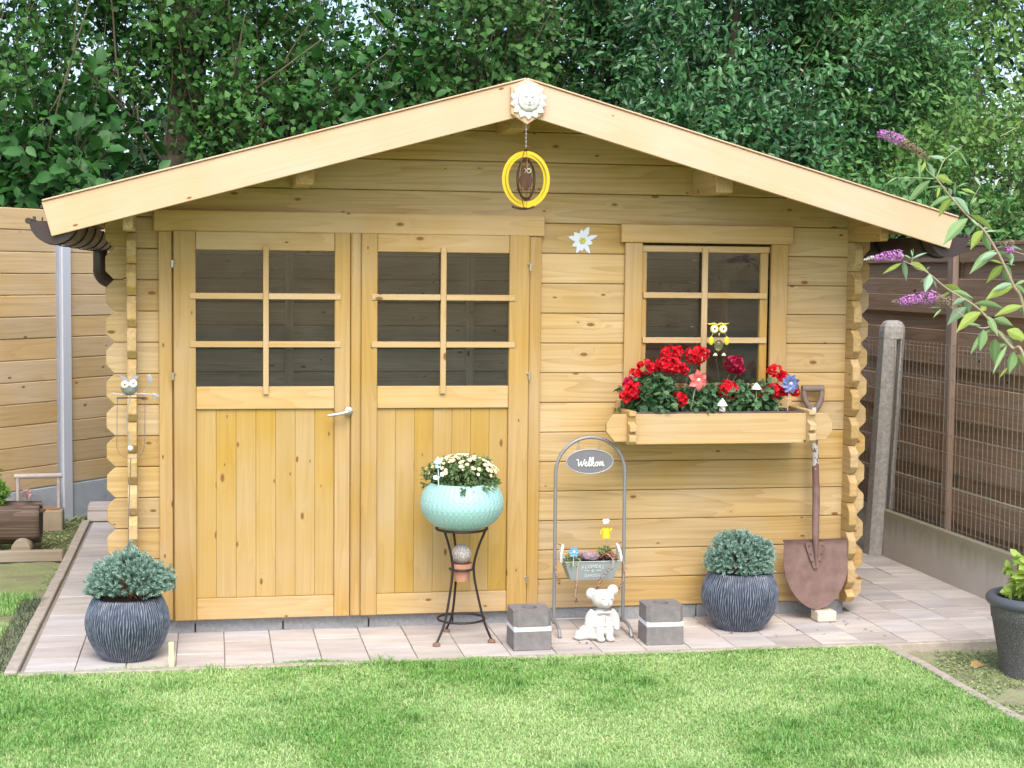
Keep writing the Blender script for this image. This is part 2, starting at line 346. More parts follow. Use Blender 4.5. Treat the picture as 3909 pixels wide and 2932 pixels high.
# ---- paving: separate slabs on a sand bed, with the thin concrete edging strips
PAVE = []
for i, c in enumerate([(.50, .455, .42), (.515, .48, .45), (.48, .445, .42), (.535, .495, .44), (.49, .465, .45)]):
    M, t, b, N, L = mat('paver_%s' % 'abcde'[i])
    tc = N('ShaderNodeTexCoord'); oi = N('ShaderNodeObjectInfo'); sc = N('ShaderNodeVectorMath', operation='SCALE'); sc.inputs[0].default_value = (31, 17, 5); L(oi.outputs['Random'], sc.inputs['Scale'])
    ad = N('ShaderNodeVectorMath', operation='ADD'); L(tc.outputs['Object'], ad.inputs[0]); L(sc.outputs[0], ad.inputs[1])
    st = N('ShaderNodeVectorMath', operation='MULTIPLY'); st.inputs[1].default_value = (3.5, 16, 1); L(ad.outputs[0], st.inputs[0])
    n1 = N('ShaderNodeTexNoise', i_Scale=1., i_Detail=4.); L(st.outputs[0], n1.inputs['Vector']); n2 = N('ShaderNodeTexNoise', i_Scale=140., i_Detail=3.); L(ad.outputs[0], n2.inputs['Vector'])
    n3 = N('ShaderNodeTexNoise', i_Scale=7., i_Detail=3.); L(tc.outputs['Generated'], n3.inputs['Vector'])
    ms = N('ShaderNodeMath', operation='MULTIPLY_ADD'); ms.inputs[1].default_value = .35; L(n2.outputs['Fac'], ms.inputs[0]); L(n1.outputs['Fac'], ms.inputs[2])
    rm = N('ShaderNodeMapRange'); rm.inputs[1].default_value = .45; rm.inputs[2].default_value = .95; L(ms.outputs[0], rm.inputs[0])
    mx = N('ShaderNodeMix', data_type='RGBA'); mx.inputs[6].default_value = c4([x*.80*y for x, y in zip(c, (1, .96, .97))]); mx.inputs[7].default_value = c4([min(1, x*1.16) for x in c]); L(rm.outputs[0], mx.inputs[0])
    hs = N('ShaderNodeHueSaturation'); L(mx.outputs[2], hs.inputs['Color']); vr = N('ShaderNodeMapRange'); vr.inputs[3].default_value = .9; vr.inputs[4].default_value = 1.08; L(oi.outputs['Random'], vr.inputs[0]); L(vr.outputs[0], hs.inputs['Value'])
    L(hs.outputs[0], b.inputs['Base Color']); b.inputs['Roughness'].default_value = .85
    bp = N('ShaderNodeBump', i_Strength=.3, i_Distance=.002); L(ms.outputs[0], bp.inputs['Height']); L(bp.outputs[0], b.inputs['Normal']); PAVE.append(M)
paving = MB().box((2.055, 1.35, -.035), (4.69, 4.02, .05)).build('paving', plain('joint_sand', (.30, .27, .235), .95, var=.2)); tag(paving, kind='structure')
PX, PY = .2033, .22
pmesh = [MB().box((0, 0, 0), (PX-.0035, PY-.0035, .03)).mesh('paver', bevel=.0018) for _ in PAVE]
for me, M in zip(pmesh, PAVE): me.materials.append(M)
for i in range(-2, 23):
    x0 = .541+PX*(i-3)
    for j in range(0, 19):
        y0 = -.63+PY*j; xc, yc = x0+PX/2, y0+PY/2
        if xc < -.2 or xc > 4.38: continue
        if yc > .05 and .12 < xc < 3.52: continue
        if yc > 3.3 or (yc > 2.3 and xc > 0.2): continue
        k = random.choice([0, 0, 1, 1, 2, 3, 4])
        o = link('paver', pmesh[k], None, paving, T((xc, yc, -.015+random.uniform(-.0012, .0012))) @ RX(random.uniform(-.004, .004)) @ RY(random.uniform(-.004, .004)) @ RZ(random.choice([0, PI]) + random.uniform(-.004, .004)))
# narrow cut slabs along the left kerb
cut = MB().box((0, 0, 0), (.018, PY-.0035, .03)).mesh('paver_cut', bevel=.0015); cut.materials.append(PAVE[1])
EDGE = plain('weathered_edging_concrete', (.40, .35, .29), .95, var=.28, scale=28, bump=.6)
def edging(name, x0, x1, y0, y1, z0, z1, n, along):
    root = MB().box(((x0+x1)/2, (y0+y1)/2, z0-.01), ((x1-x0)*.9, (y1-y0)*.9, .02)).build(name, EDGE); tag(root, kind='structure')
    for k in range(n):
        if along == 'x': a, b = x0+(x1-x0)*k/n, x0+(x1-x0)*(k+1)/n; bb = ((a+b)/2, (y0+y1)/2, (z0+z1)/2, b-a-.004, y1-y0, z1-z0)
        else: a, b = y0+(y1-y0)*k/n, y0+(y1-y0)*(k+1)/n; bb = ((x0+x1)/2, (a+b)/2, (z0+z1)/2, x1-x0, b-a-.004, z1-z0)
        MB().box((0, 0, 0), bb[3:]).build('kerb_stone', EDGE, root, bevel=.004, mtx=T((bb[0]+random.uniform(-.002, .002), bb[1], bb[2]+random.uniform(-.002, .002))))
edging('front_kerb', -.29, 4.36, -.675, -.634, -.09, .003, 5, 'x')
edging('side_kerb', -.343, -.292, -.66, 3.36, -.08, .012, 4, 'y')
# rough lawn edging on the right, between lawn and flower bed
m_ = MB(); pts = [(3.435, -.68), (3.462, -1.0), (3.452, -1.4), (3.448, -1.75), (3.462, -2.1), (3.50, -3.2)]
kerb_r = MB()
for (a, b) in zip(pts[:-1], pts[1:]):
    kerb_r.add([(a[0], a[1], -.06), (a[0]+.045, a[1], -.06), (b[0]+.045, b[1], -.06), (b[0], b[1], -.06), (a[0], a[1], .002), (a[0]+.045, a[1], .002), (b[0]+.045, b[1], .002), (b[0], b[1], .002)],
               [(0, 1, 2, 3), (4, 5, 6, 7), (0, 1, 5, 4), (1, 2, 6, 5), (2, 3, 7, 6), (3, 0, 4, 7)])
tag(kerb_r.build('lawn_kerb', EDGE, bevel=.004), kind='structure')

# ---- lawn and beds
def patch_tint(x, y): 
    p = np.stack([x, y, x*0], 1); return .55*vnoise(p, 2.0, 3)+.3*vnoise(p, 5.5, 4)+.15*vnoise(p, 15, 6)
lawn = MB().add([(-7, -7, -.008), (3.45, -7, -.008), (3.44, -.672, -.008), (-7, -.672, -.008)], [(0, 1, 2, 3)]).build('lawn', plain('lawn_thatch', (.30, .38, .12), .95, var=.3, scale=40)); tag(lawn, kind='structure')
def bed_mesh(name, x0, x1, y0, y1, z, M, n=.035, amp=.018):
    nx, ny = int((x1-x0)/n), int((y1-y0)/n); gx, gy = np.meshgrid(np.linspace(x0, x1, nx), np.linspace(y0, y1, ny)); p = np.stack([gx.ravel(), gy.ravel(), gx.ravel()*0], 1)
    p[:, 2] = z + amp*(vnoise(p, 6, 21)*.6+vnoise(p, 17, 22)*.5-.5)
    i = (np.arange(ny-1)[:, None]*nx+np.arange(nx-1)[None]).ravel()
    return tag(link(name, fast_mesh(name, p, np.stack([i, i+1, i+nx+1, i+nx], 1), smooth=True), M), kind='structure')
def soilm(name, a, b_, lo, hi):
    M, t, b, N, L = mat(name); tc = N('ShaderNodeTexCoord'); n1 = N('ShaderNodeTexNoise', i_Scale=5., i_Detail=6., i_Roughness=.65); L(tc.outputs['Object'], n1.inputs['Vector'])
    n2 = N('ShaderNodeTexNoise', i_Scale=60., i_Detail=4.); L(tc.outputs['Object'], n2.inputs['Vector'])
    ad = N('ShaderNodeMath', operation='MULTIPLY_ADD'); ad.inputs[1].default_value = .5; L(n2.outputs['Fac'], ad.inputs[0]); L(n1.outputs['Fac'], ad.inputs[2])
    rm = N('ShaderNodeMapRange'); rm.inputs[1].default_value = lo; rm.inputs[2].default_value = hi; L(ad.outputs[0], rm.inputs[0])
    mx = N('ShaderNodeMix', data_type='RGBA'); mx.inputs[6].default_value = c4(a); mx.inputs[7].default_value = c4(b_); L(rm.outputs[0], mx.inputs[0]); L(mx.outputs[2], b.inputs['Base Color']); b.inputs['Roughness'].default_value = .95
    bp = N('ShaderNodeBump', i_Strength=.8, i_Distance=.01); L(ad.outputs[0], bp.inputs['Height']); L(bp.outputs[0], b.inputs['Normal']); return M
MOSS = soilm('mossy_soil', (.25, .21, .15), (.30, .36, .17), .6, .95)
bed_mesh('flower_bed', 3.49, 4.41, -3.2, -.678, -.045, MOSS)
bed_mesh('vegetable_bed', -3.2, -.345, -.66, 2.05, -.03, soilm('left_soil', (.20, .18, .10), (.25, .32, .11), .6, .95))
bed_mesh('fence_bed', -3.2, -.345, 2.1, 5.4, -.025, soilm('fence_soil', (.09, .085, .04), (.14, .18, .06), .55, .95))
def grass(name, n, fx, length, width, M, z=-.012, seed=1, lean=.55):
    x, y = fx(n); n = len(x)
    tt = patch_tint(x, y); tall = np.clip((.5-tt)*3.2, 0, 1)
    L_ = length*(.55+.6*ry(n))*(1+.40*tall); az = ry(n)*2*PI; ln = lean*(.3+ry(n))
    dx, dy = np.cos(az), np.sin(az); sx, sy = -dy, dx
    b0 = np.stack([x, y, np.full(n, z)], 1); side = np.stack([sx, sy, sx*0], 1); out = np.stack([dx, dy, dx*0], 1); upv = np.array([0, 0, 1.])
    wd = width*(.6+.7*ry(n))
    m1 = b0 + out*(L_*ln*.35)[:, None] + upv*(L_*.6)[:, None]; tp = b0 + out*(L_*ln)[:, None] + upv*(L_*(1-.3*ln))[:, None]
    V = np.stack([b0-side*wd[:, None]/2, b0+side*wd[:, None]/2, m1-side*wd[:, None]*.42, m1+side*wd[:, None]*.42, tp], 1).reshape(-1, 3)
    F = np.array([(0, 1, 3), (0, 3, 2), (2, 3, 4)])[None] + (np.arange(n)*5)[:, None, None]
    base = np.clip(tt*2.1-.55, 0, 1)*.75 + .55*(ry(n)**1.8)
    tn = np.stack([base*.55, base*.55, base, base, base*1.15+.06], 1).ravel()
    return tag(link(name, fast_mesh(name, V, F.reshape(-1, 3), np.clip(tn, 0, 1)), M), kind='stuff')
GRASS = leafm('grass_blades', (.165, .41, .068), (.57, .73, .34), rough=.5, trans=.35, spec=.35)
def front(n):
    yy = -.655-1.95*ry(n)**.9; xx = -1.0+4.75*ry(n); 
    edge = -.618+.018*np.sin(xx*9)-.05*np.clip((xx-.9)/.6, 0, 1)
    yy = np.where(ry(n) < .04, edge-.04*ry(n), yy)
    k = (xx < 3.43+.05*ry(n)) & (xx > -.55-(-.6-yy)*.12) & (xx < 3.75)
    return xx[k], yy[k]
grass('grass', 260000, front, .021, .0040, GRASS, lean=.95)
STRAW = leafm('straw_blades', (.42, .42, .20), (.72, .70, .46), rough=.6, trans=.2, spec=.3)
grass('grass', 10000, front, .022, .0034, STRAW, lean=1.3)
def tufts(n):
    cx_ = -.4+3.8*RS.rand(46); cy_ = -.66-1.7*RS.rand(46)**1.2; k = RS.randint(0, 46, n); sg_ = .018+.03*RS.rand(46)
    xx = cx_[k]+RS.normal(size=n)*sg_[k]; yy = np.minimum(cy_[k]+RS.normal(size=n)*sg_[k], -.63); q = (xx < 3.43); return xx[q], yy[q]
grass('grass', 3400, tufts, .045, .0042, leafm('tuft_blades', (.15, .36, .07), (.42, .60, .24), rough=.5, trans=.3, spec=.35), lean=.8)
def leftp(n):
    xx = -.95+.56*ry(n); yy = -.68+1.75*ry(n); p = np.stack([xx, yy, xx*0], 1)
    k = (vnoise(p, 2.6, 8) > .42) & ~((yy > .36) & (yy < .62) & (xx < -.35)); return xx[k], yy[k]
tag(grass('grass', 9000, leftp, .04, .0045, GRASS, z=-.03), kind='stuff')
def weeds(name, n, x0, x1, y0, y1, z, M, size, thr, seed):
    p = np.stack([x0+(x1-x0)*ry(n), y0+(y1-y0)*ry(n), np.full(n, z)], 1); p = p[vnoise(p, 4., seed) > thr]; n = len(p)
    az = ry(n)*2*PI; D = np.stack([np.cos(az), np.sin(az), .1+.7*ry(n)], 1); NN = np.stack([-np.cos(az)*.3, -np.sin(az)*.3, np.ones(n)], 1)
    p[:, 2] += .012*ry(n)
    V, F, t = leaves(p, D, NN, size*(.5+ry(n)), BROADL, ry(n)); return tag(link(name, fast_mesh(name, V, F, t), M), kind='stuff')
WEED = leafm('weed_leaves', (.22, .30, .12), (.42, .50, .23), trans=.25)
weeds('weeds', 14000, 3.5, 4.38, -2.4, -.69, -.045, WEED, .013, .36, 31)
weeds('weeds', 3000, -1.1, -.35, -.6, 2.0, -.03, WEED, .020, .45, 32)
weeds('weeds', 1600, -1.1, -.35, 2.25, 3.7, -.025, WEED, .022, .35, 33)
GREYWEED = leafm('dry_edge_weeds', (.10, .13, .07), (.20, .23, .13), trans=.2)
def edgew(n):
    yy = -.65+1.5*ry(n); xx = -.35-.09*ry(n)**1.5; return xx, yy
grass('grass', 4500, edgew, .045, .0045, GREYWEED, z=-.03, lean=.9)
def kerbtuft(n):
    yy = -.7-1.7*ry(n); xx = 3.455+.02*ry(n); p = np.stack([xx, yy, xx*0], 1); k = vnoise(p, 5., 12) > .5; return xx[k], yy[k]

# ================================================================== GARDEN SHED
P = .14; ZB = .065; WT = .04                       # board pitch, underside of the wall, wall thickness
SLOPE = .2775; APX = 1.828; ROOF_Z = 2.484         # outer barge-board line: z = ROOF_Z - SLOPE*|x-APX|
shed = thing('garden_shed', (APX, 1.2, 0), 'pale pine log cabin shed with double glazed doors and a low gable roof', 'shed')
XL, XR = .027, 3.633; CH = .036
def log_front(x0, x1, k, tipL=False, tipR=False, y=0., name='log_board', topcut=None):
    z0, z1 = ZB+P*k, ZB+P*(k+1)-.0025
    if k == 0: z0 = ZB
    L_ = x1-x0; cx = (x0+x1)/2; h = z1-z0; hl = L_/2
    pl = []
    pl += [(-hl+CH, 0), (-hl, CH)] if tipL else [(-hl, 0)]
    pl += [(-hl, h-CH), (-hl+CH, h)] if tipL else [(-hl, h)]
    pl += [(hl-CH, h), (hl, h-CH)] if tipR else [(hl, h)]
    pl += [(hl, CH), (hl-CH, 0)] if tipR else [(hl, 0)]
    return MB().prism(pl, 0, WT).build(name, PINE, shed, bevel=.0035, mtx=T((cx, y+random.uniform(-.001, .001), z0)))
def splits(x0, x1):                                  # some courses are finger-jointed from two lengths
    return [(x0, x1)]
DL, DR, WL, WR = .30, 1.955, 2.44, 3.165            # door and window openings
for k in range(0, 13):
    log_front(XL, DL, k, tipL=True)
    if k < 6 or k >= 12.5: log_front(DR, XR, k, tipR=True)
    else:
        if k < 13 and ZB+P*k < 1.83:
            log_front(DR, WL, k); log_front(WR, XR, k, tipR=True)
for k in range(13, 19):                              # gable boards cut to the slope of the roof
    z0, z1 = ZB+P*k, ZB+P*(k+1)-.0025
    hw = lambda z: max(0, (ROOF_Z-.052-z)/SLOPE)
    a, b_ = hw(z0), hw(z1)
    if a <= 0: continue
    if k == 13: a = b_ = (XR-XL)/2-.0; 
    pl = [(-a, 0), (-b_, z1-z0), (b_, z1-z0), (a, 0)] if b_ > 0 else [(-a, 0), (0, (a*SLOPE)), (a, 0)]
    if k == 13: pl = [(-a, 0), (-a, .03), (-hw(z1), z1-z0), (hw(z1), z1-z0), (a, .03), (a, 0)]
    MB().prism(pl, 0, WT).build('log_board', PINE, shed, bevel=.0035, mtx=T((APX if k > 13 else (XL+XR)/2, random.uniform(-.001, .001), z0)))
YF, YB = -.10, 2.50
def log_side(x, k, half):
    z0 = ZB+P*k-P/2; z1 = z0+P-.0025
    if half: z0 = ZB
    h = z1-z0; f = YF
    if k == 13: f = -.38
    pl = [(f+CH, 0), (f, min(CH, h*.5)), (f, h-min(CH, h*.45)), (f+CH, h), (YB, h), (YB, 0)]
    if k == 13: pl = [(f, 0.01), (f+.01, 0), (YB, 0), (YB, h), (f, h)]
    o = MB().prism([(q[0]-1.2, q[1]) for q in pl], -.0205, .0205, axis='x')
    # turn so the grain runs along local x
    vs = [(v[1], -v[0], v[2]) for v in o.v]; o.v = vs
    o.build('log_board', PINE, shed, bevel=.003, mtx=T((x, 1.2, z0)) @ RZ(PI/2))
def log_side_piece(x, k, a, b_):
    z0 = ZB+P*k-P/2; o = MB().prism([(a-1.2, 0), (a-1.2, P-.0025), (b_-1.2, P-.0025), (b_-1.2, 0)], -.0205, .0205, axis='x'); o.v = [(v[1], -v[0], v[2]) for v in o.v]
    o.build('log_board', PINE, shed, bevel=.003, mtx=T((x, 1.2, z0)) @ RZ(PI/2))
for x in (.143, 3.537):
    for k in range(0, 14):
        if 6 <= k <= 11:                       # gaps for the added side windows, out of view, that let daylight in
            YBs = YB; YB = .55; log_side(x, k, False); YB = YBs; log_side_piece(x, k, 1.95, YB)
        else: log_side(x, k, k == 0)
# back wall seen through the panes
for k in range(0, 17):
    z0 = ZB+P*k; a = min(1.7, max(.05, (ROOF_Z-.06-z0-P)/SLOPE))
    b = MB().box((0, 0, P/2-.0015), (2*a, WT, P-.007)).build('log_board', INNER, shed, bevel=.004, mtx=T((APX, 2.4, z0)))
MB().box((APX, 2.44, .99), (3.3, .012, 1.85)).build('dark_backing', plain('dark_backing_sheet', (.03, .03, .03), .9), shed); MB().prism([(.20, 1.915), (3.45, 1.915), (APX, 2.37)], 2.434, 2.446).build('dark_backing', bpy.data.materials['dark_backing_sheet'], shed)  # dark sheet added behind the boards, stands in for shade in their joints
for x in (.95, 2.05, 2.98):
    MB().box((0, 0, 0), (1.9, .03, .05)).build('inside_batten', INNER, shed, bevel=.002, mtx=T((x, 2.36, 1.05)) @ RY(PI/2))
MB().box((APX, 1.2, .05), (3.36, 2.36, .02)).build('shed_floor', INNER, shed)
# foundation kerb blocks
xs = [.42-.385, .4126, .81, 1.2046, 1.60, 2.0, 2.395, 2.79, 3.185, 3.545]
for a, b_ in zip(xs[:-1], xs[1:]):
    MB().box((0, 0, 0), (b_-a-.006, .08, .068)).build('foundation_block', CONC, shed, bevel=.003, mtx=T(((a+b_)/2, .052+random.uniform(-.003, .003), .030)))
for x in (.16, 3.52): MB().box((x, 1.25, .030), (.08, 2.3, .066)).build('foundation_block', CONC, shed, bevel=.003)
# ---- roof
roof_y0, roof_y1 = -.46, 2.72
HALF = 2.03
roofm = plain('dark_roof_felt', (.09, .075, .07), .9, var=.2, scale=40)
def roofpt(s, d, off):  # distance d down the slope on side s, off above the barge top line
    return None
ang = math.atan(SLOPE)
roof = MB()
th = .012
for s in (-1, 1):
    z_ = lambda d: ROOF_Z-.012-SLOPE*d
    vs = []
    for yy in (roof_y0-.005, roof_y1):
        vs += [(APX, yy, z_(0)), (APX+s*HALF, yy, z_(HALF)), (APX+s*HALF, yy, z_(HALF)-th), (APX, yy, z_(0)-th)]
    roof.add(vs, [(0, 1, 2, 3), (4, 5, 6, 7), (0, 1, 5, 4), (1, 2, 6, 5), (2, 3, 7, 6), (3, 0, 4, 7)])
roof = roof.build('roof', roofm, shed)
bl = HALF/cos(ang)-.02
rb = MB().box((0, 0, 0), (bl, .0995, .018)).mesh('roof_board', bevel=.003); rb.materials.append(ROOFIN)
for s in (-1, 1):
    for j in range(31):
        yy = roof_y0+.075+.1015*j
        c = APX+s*(HALF/2), yy, ROOF_Z-.035-SLOPE*HALF/2
        link('roof_board', rb, None, roof, T(c) @ RY(s*ang))
for s in (-1, 1):                                     # barge boards
    L_ = 2.068/cos(ang)
    pl = [(0, 0), (L_, 0), (L_, -.146), (-.146*math.tan(ang) if 0 else 0, -.146)]
    tn = math.tan(ang)
    pl = [(0, 0), (L_+.035, 0), (L_+.035, -.146), (-.146*tn*0+.146*tn, -.146)] if 0 else [(-L_/2, 0), (L_/2, 0), (L_/2, -.146), (-L_/2+.146*tn, -.146)]
    L2 = 2.024/cos(ang)
    pl = [(-L2/2, 0), (L2/2, 0), (L2/2, -.146), (-L2/2-.146*tn, -.146)]
    # local x runs down the slope on side s
    if s == 1: M_ = T((APX+s*1.012, -.48, ROOF_Z-SLOPE*1.012)) @ RY(ang)
    else: M_ = T((APX+s*1.012, -.462, ROOF_Z-SLOPE*1.012)) @ RZ(PI) @ RY(ang)
    o = MB().prism([(q[0], q[1]) for q in pl], 0, .018).build('barge_board', PINE_BARGE, shed, bevel=.0025, mtx=M_)
    # pale drip lath along the top edge of the board
    MB().box((0, 0, 0), (L2-.004, .03, .007)).build('roof_lath', PINE_BARGE, shed, bevel=.002, mtx=T((APX+s*1.012, -.474, ROOF_Z+.005-SLOPE*1.012)) @ RY(s*ang))
MB().prism([(1.759, 2.335), (1.757, 2.452), (1.828, 2.4865), (1.901, 2.452), (1.905, 2.340), (1.829, 2.290)], -.502, -.4815).build('gable_plate', PINE_BARGE, shed, bevel=.002)
for px, pz, hw_ in ((APX, ROOF_Z-.055, .045), (.885, ROOF_Z-.055-SLOPE*(APX-.885), .04), (2.771, ROOF_Z-.055-SLOPE*(2.771-APX), .04)):
    s = 0 if px == APX else (1 if px > APX else -1); h = .145
    if s == 0: pl = [(-hw_, -h), (hw_, -h), (hw_, -.02), (0, 0), (-hw_, -.02)]
    else: pl = [(-hw_, -h), (hw_, -h), (hw_, -s*SLOPE*hw_), (-hw_, s*SLOPE*hw_)]
    o = MB().prism([(q[0], q[1]) for q in pl], -1.5, 1.45)
    o.v = [(v[1], -v[0], v[2]) for v in o.v]
    o.build('purlin', PINE, shed, bevel=.003, mtx=T((px, 1.14, pz)) @ RZ(PI/2))
# ---- gutters
def gutter(gx, gz, side):
    R_ = .092; mb = MB(); n = 14; y0, y1 = -.44, 2.78
    vs, fs = [], []
    for (r, yy) in ((R_, y0), (R_, y1), (R_-.004, y1), (R_-.004, y0)):
        vs += [(gx+r*cos(PI+PI*i/n), yy, gz+r*sin(PI+PI*i/n)) for i in range(n+1)]
    for q in range(4):
        a, b_ = q*(n+1), ((q+1) % 4)*(n+1); fs += [(a+i, a+i+1, b_+i+1, b_+i) for i in range(n)]
    mb.add(vs, fs); mb.tube([(gx+side*(R_+.004), y0, gz+.002), (gx+side*(R_+.004), y1, gz+.002)], .009, 8)
    g = mb.build('gutter', PVC, shed, smooth=True)
    cap = [(gx+(R_+.002)*cos(PI+PI*i/16), gz+(R_+.002)*sin(PI+PI*i/16)) for i in range(17)]
    e = MB().prism(cap, y0-.012, y0-.004); e.tube([(gx+side*(R_+.006), y0-.014, gz), (gx+side*(R_+.006), y0+.02, gz)], .013, 10)
    e.box((gx+side*(R_-.018), y0-.006, gz+.008), (.012, .012, .02)); e.box((gx+side*(R_-.05), y0-.006, gz+.006), (.006, .01, .018))
    e.build('end_cap', PVC, g, smooth=True)
    for yy in (-.33, .18, .7, 1.25, 1.8, 2.3):
        b = MB(); vs = []; fs = []
        for r, w_ in ((R_+.006, -.016), (R_+.006, .016), (R_+.0015, .016), (R_+.0015, -.016)): vs += [(gx+r*cos(PI+PI*i/n), yy+w_, gz+r*sin(PI+PI*i/n)) for i in range(n+1)]
        for q in range(4):
            a, c_ = q*(n+1), ((q+1) % 4)*(n+1); fs += [(a+i, a+i+1, c_+i+1, c_+i) for i in range(n)]
        b.add(vs, fs).build('gutter_bracket', BLACKP, g, smooth=True)
    fz = gz+.03
    MB().box((gx-side*(R_+.012), 1.1, gz+.055), (.02, 3.1, .075)).build('fascia_board', ROOFIN, shed)
    return g
gl_ = gutter(-.154, 1.845, -1); gutter(3.824, 1.836, 1)
MB().tube(catmull([(-.15, 2.38, 1.77), (-.15, 2.38, 1.68), (-.15, 2.39, 1.63), (-.13, 2.41, 1.595), (-.09, 2.42, 1.575), (-.02, 2.42, 1.545)], 5), .042, 14).build('downpipe', PVC, gl_, smooth=True)
# ---- door frame and doors
def vboard(name, x0, x1, z0, z1, y0, y1, m_, parent, bv=.003):   # upright board, grain along z
    return MB().box((0, 0, 0), (z1-z0, y1-y0, x1-x0)).build(name, m_, parent, bevel=bv, mtx=T(((x0+x1)/2, (y0+y1)/2, (z0+z1)/2)) @ RY(PI/2))
def hboard(name, x0, x1, z0, z1, y0, y1, m_, parent, bv=.003):
    return MB().box((0, 0, 0), (x1-x0, y1-y0, z1-z0)).build(name, m_, parent, bevel=bv, mtx=T(((x0+x1)/2, (y0+y1)/2, (z0+z1)/2)))
hboard('door_lintel', .238, 2.012, 1.822, 1.916, -.032, -.001, PINE_RAIL, shed)
vboard('door_jamb', .258, .3165, .066, 1.8215, -.022, .035, PINE_FRAME, shed); vboard('door_rebate', .3168, .40, .066, 1.8215, -.003, .035, PINE_FRAME, shed)
vboard('door_jamb', 1.944, 2.000, .066, 1.8215, -.022, .035, PINE_FRAME, shed); vboard('door_rebate', 1.87, 1.9437, .066, 1.8215, -.003, .035, PINE_FRAME, shed)
def handle_part(parent):
    mb = MB().lathe([(.019, 0), (.021, .003), (.019, .012), (.012, .016)], 20, T((1.103, -.047, 1.014)) @ RX(PI/2))
    mb.tube([(1.103, -.05, 1.014), (1.103, -.083, 1.014)], .008, 10)
    mb.tube(catmull([(1.103, -.083, 1.014), (1.085, -.088, 1.011), (1.05, -.085, 1.003), (1.005, -.08, .997)], 4), [.009]*9+[.0085, .008, .0075, .006], 10)
    mb.build('handle', STEEL, parent, smooth=True)
def make_door(x0, xs0, xs1, x1, bars, left):
    d = vboard('door', x0, xs0, .066, 1.824, -.042, -.004, PINE_FRAME, shed)      # hinge or meeting stile carries the door
    if left: tag(d, 'left leaf of the double door, with the lever handle')
    else: tag(d, 'right leaf of the double door, behind the plant stand')
    vboard('stile', xs1, x1, .066, 1.824, -.042, -.004, PINE_FRAME, d)
    hboard('rail', xs0+.0005, xs1-.0005, 1.741, 1.822, -.036, -.006, PINE_RAIL, d)
    hboard('rail', xs0+.0005, xs1-.0005, 1.0245, 1.1265, -.036, -.006, PINE_RAIL, d)
    hboard('rail', xs0+.0005, xs1-.0005, .066, .163, -.036, -.006, PINE_RAIL, d)
    n = 7; wpl = (xs1-xs0)/n
    for i in range(n):
        vboard('plank', xs0+i*wpl+.0003, xs0+(i+1)*wpl-.0003, .164, 1.0235, -.022-random.uniform(0, .0006), -.006, PINE_DOOR, d, bv=.0018)
    zz = [1.1265, 1.3185, 1.535, 1.741]; bx = (bars[0]+bars[1])/2
    for a, b_ in ((xs0, bx), (bx, xs1)):
        for z0, z1 in zip(zz[:-1], zz[1:]): MB().box(((a+b_)/2, -.016, (z0+z1)/2), (b_-a-.001, .004, z1-z0-.001)).build('pane', GLASS, d)
    vboard('glazing_bar', bars[0], bars[1], 1.092, 1.763, -.049, -.0362, PINE_RAIL, d, .0015)
    for zc in (1.3185, 1.535): hboard('glazing_bar', xs0-.027, bars[0]-.0005, zc-.0135, zc+.0135, -.0475, -.0425, PINE_RAIL, d, .0015); hboard('glazing_bar', bars[1]+.0005, xs1+.027, zc-.0135, zc+.0135, -.0475, -.0425, PINE_RAIL, d, .0015)
    for zc in (1.3185, 1.535): hboard('glazing_bar_back', xs0+.001, xs1-.001, zc-.012, zc+.012, -.0424, -.02, PINE_RAIL, d, .001)
    return d
d1 = make_door(.324, .4205, 1.040, 1.1105, (.718, .743), True); handle_part(d1)
vboard('cover_strip', 1.113, 1.158, .068, 1.826, -.054, -.02, PINE_FRAME, d1, .006)
d2 = make_door(1.160, 1.234, 1.8465, 1.940, (1.524, 1.550), False)
for d_, x, zs in ((d1, .319, (1.676, 1.176, .265)), (d2, 1.9425, (1.679, 1.173, .216))):
    for z in zs:
        mb = MB().tube([(x, -.052, z-.016), (x, -.052, z+.016)], .0055, 8); mb.tube([(x, -.052, z+.012), (x+(.012 if x < 1 else -.012), -.046, z+.012)], .004, 6)
        mb.build('hinge', STEEL, d_, smooth=True)
# ---- window
hboard('window_trim', 2.38, 3.228, 1.800, 1.886, -.032, -.001, PINE_RAIL, shed)
vboard('window_trim', 2.402, 2.486, .98, 1.7995, -.024, -.001, PINE_FRAME, shed)
vboard('window_trim', 3.123, 3.207, .98, 1.7995, -.024, -.001, PINE_FRAME, shed)
hboard('window_trim', 2.37, 3.24, .96, 1.06, -.028, -.001, PINE_RAIL, shed)
win = hboard('window', 2.488, 3.121, 1.7575, 1.788, -.004, .03, PINE_RAIL, shed)
vboard('sash', 2.488, 2.513, 1.062, 1.757, -.004, .03, PINE_FRAME, win); vboard('sash', 3.076, 3.114, 1.062, 1.757, -.006, .03, PINE_FRAME, win)
hboard('sash', 2.5135, 3.0755, 1.062, 1.132, -.004, .03, PINE_RAIL, win)
zz = [1.132, 1.34, 1.553, 1.7575]
for a, b_ in ((2.513, 2.796), (2.796, 3.076)):
    for z0, z1 in zip(zz[:-1], zz[1:]): MB().box(((a+b_)/2, .014, (z0+z1)/2), (b_-a-.001, .004, z1-z0-.001)).build('pane', GLASS, win)
vboard('glazing_bar', 2.7815, 2.810, 1.10, 1.78, -.0165, -.0045, PINE_RAIL, win, .0015)
for zc in (1.34, 1.553): hboard('glazing_bar', 2.494, 2.781, zc-.0135, zc+.0135, -.016, -.0065, PINE_RAIL, win, .0015); hboard('glazing_bar', 2.8105, 3.108, zc-.0135, zc+.0135, -.016, -.0065, PINE_RAIL, win, .0015)
swz0, swz1 = ZB+P*5.5, ZB+P*11.5
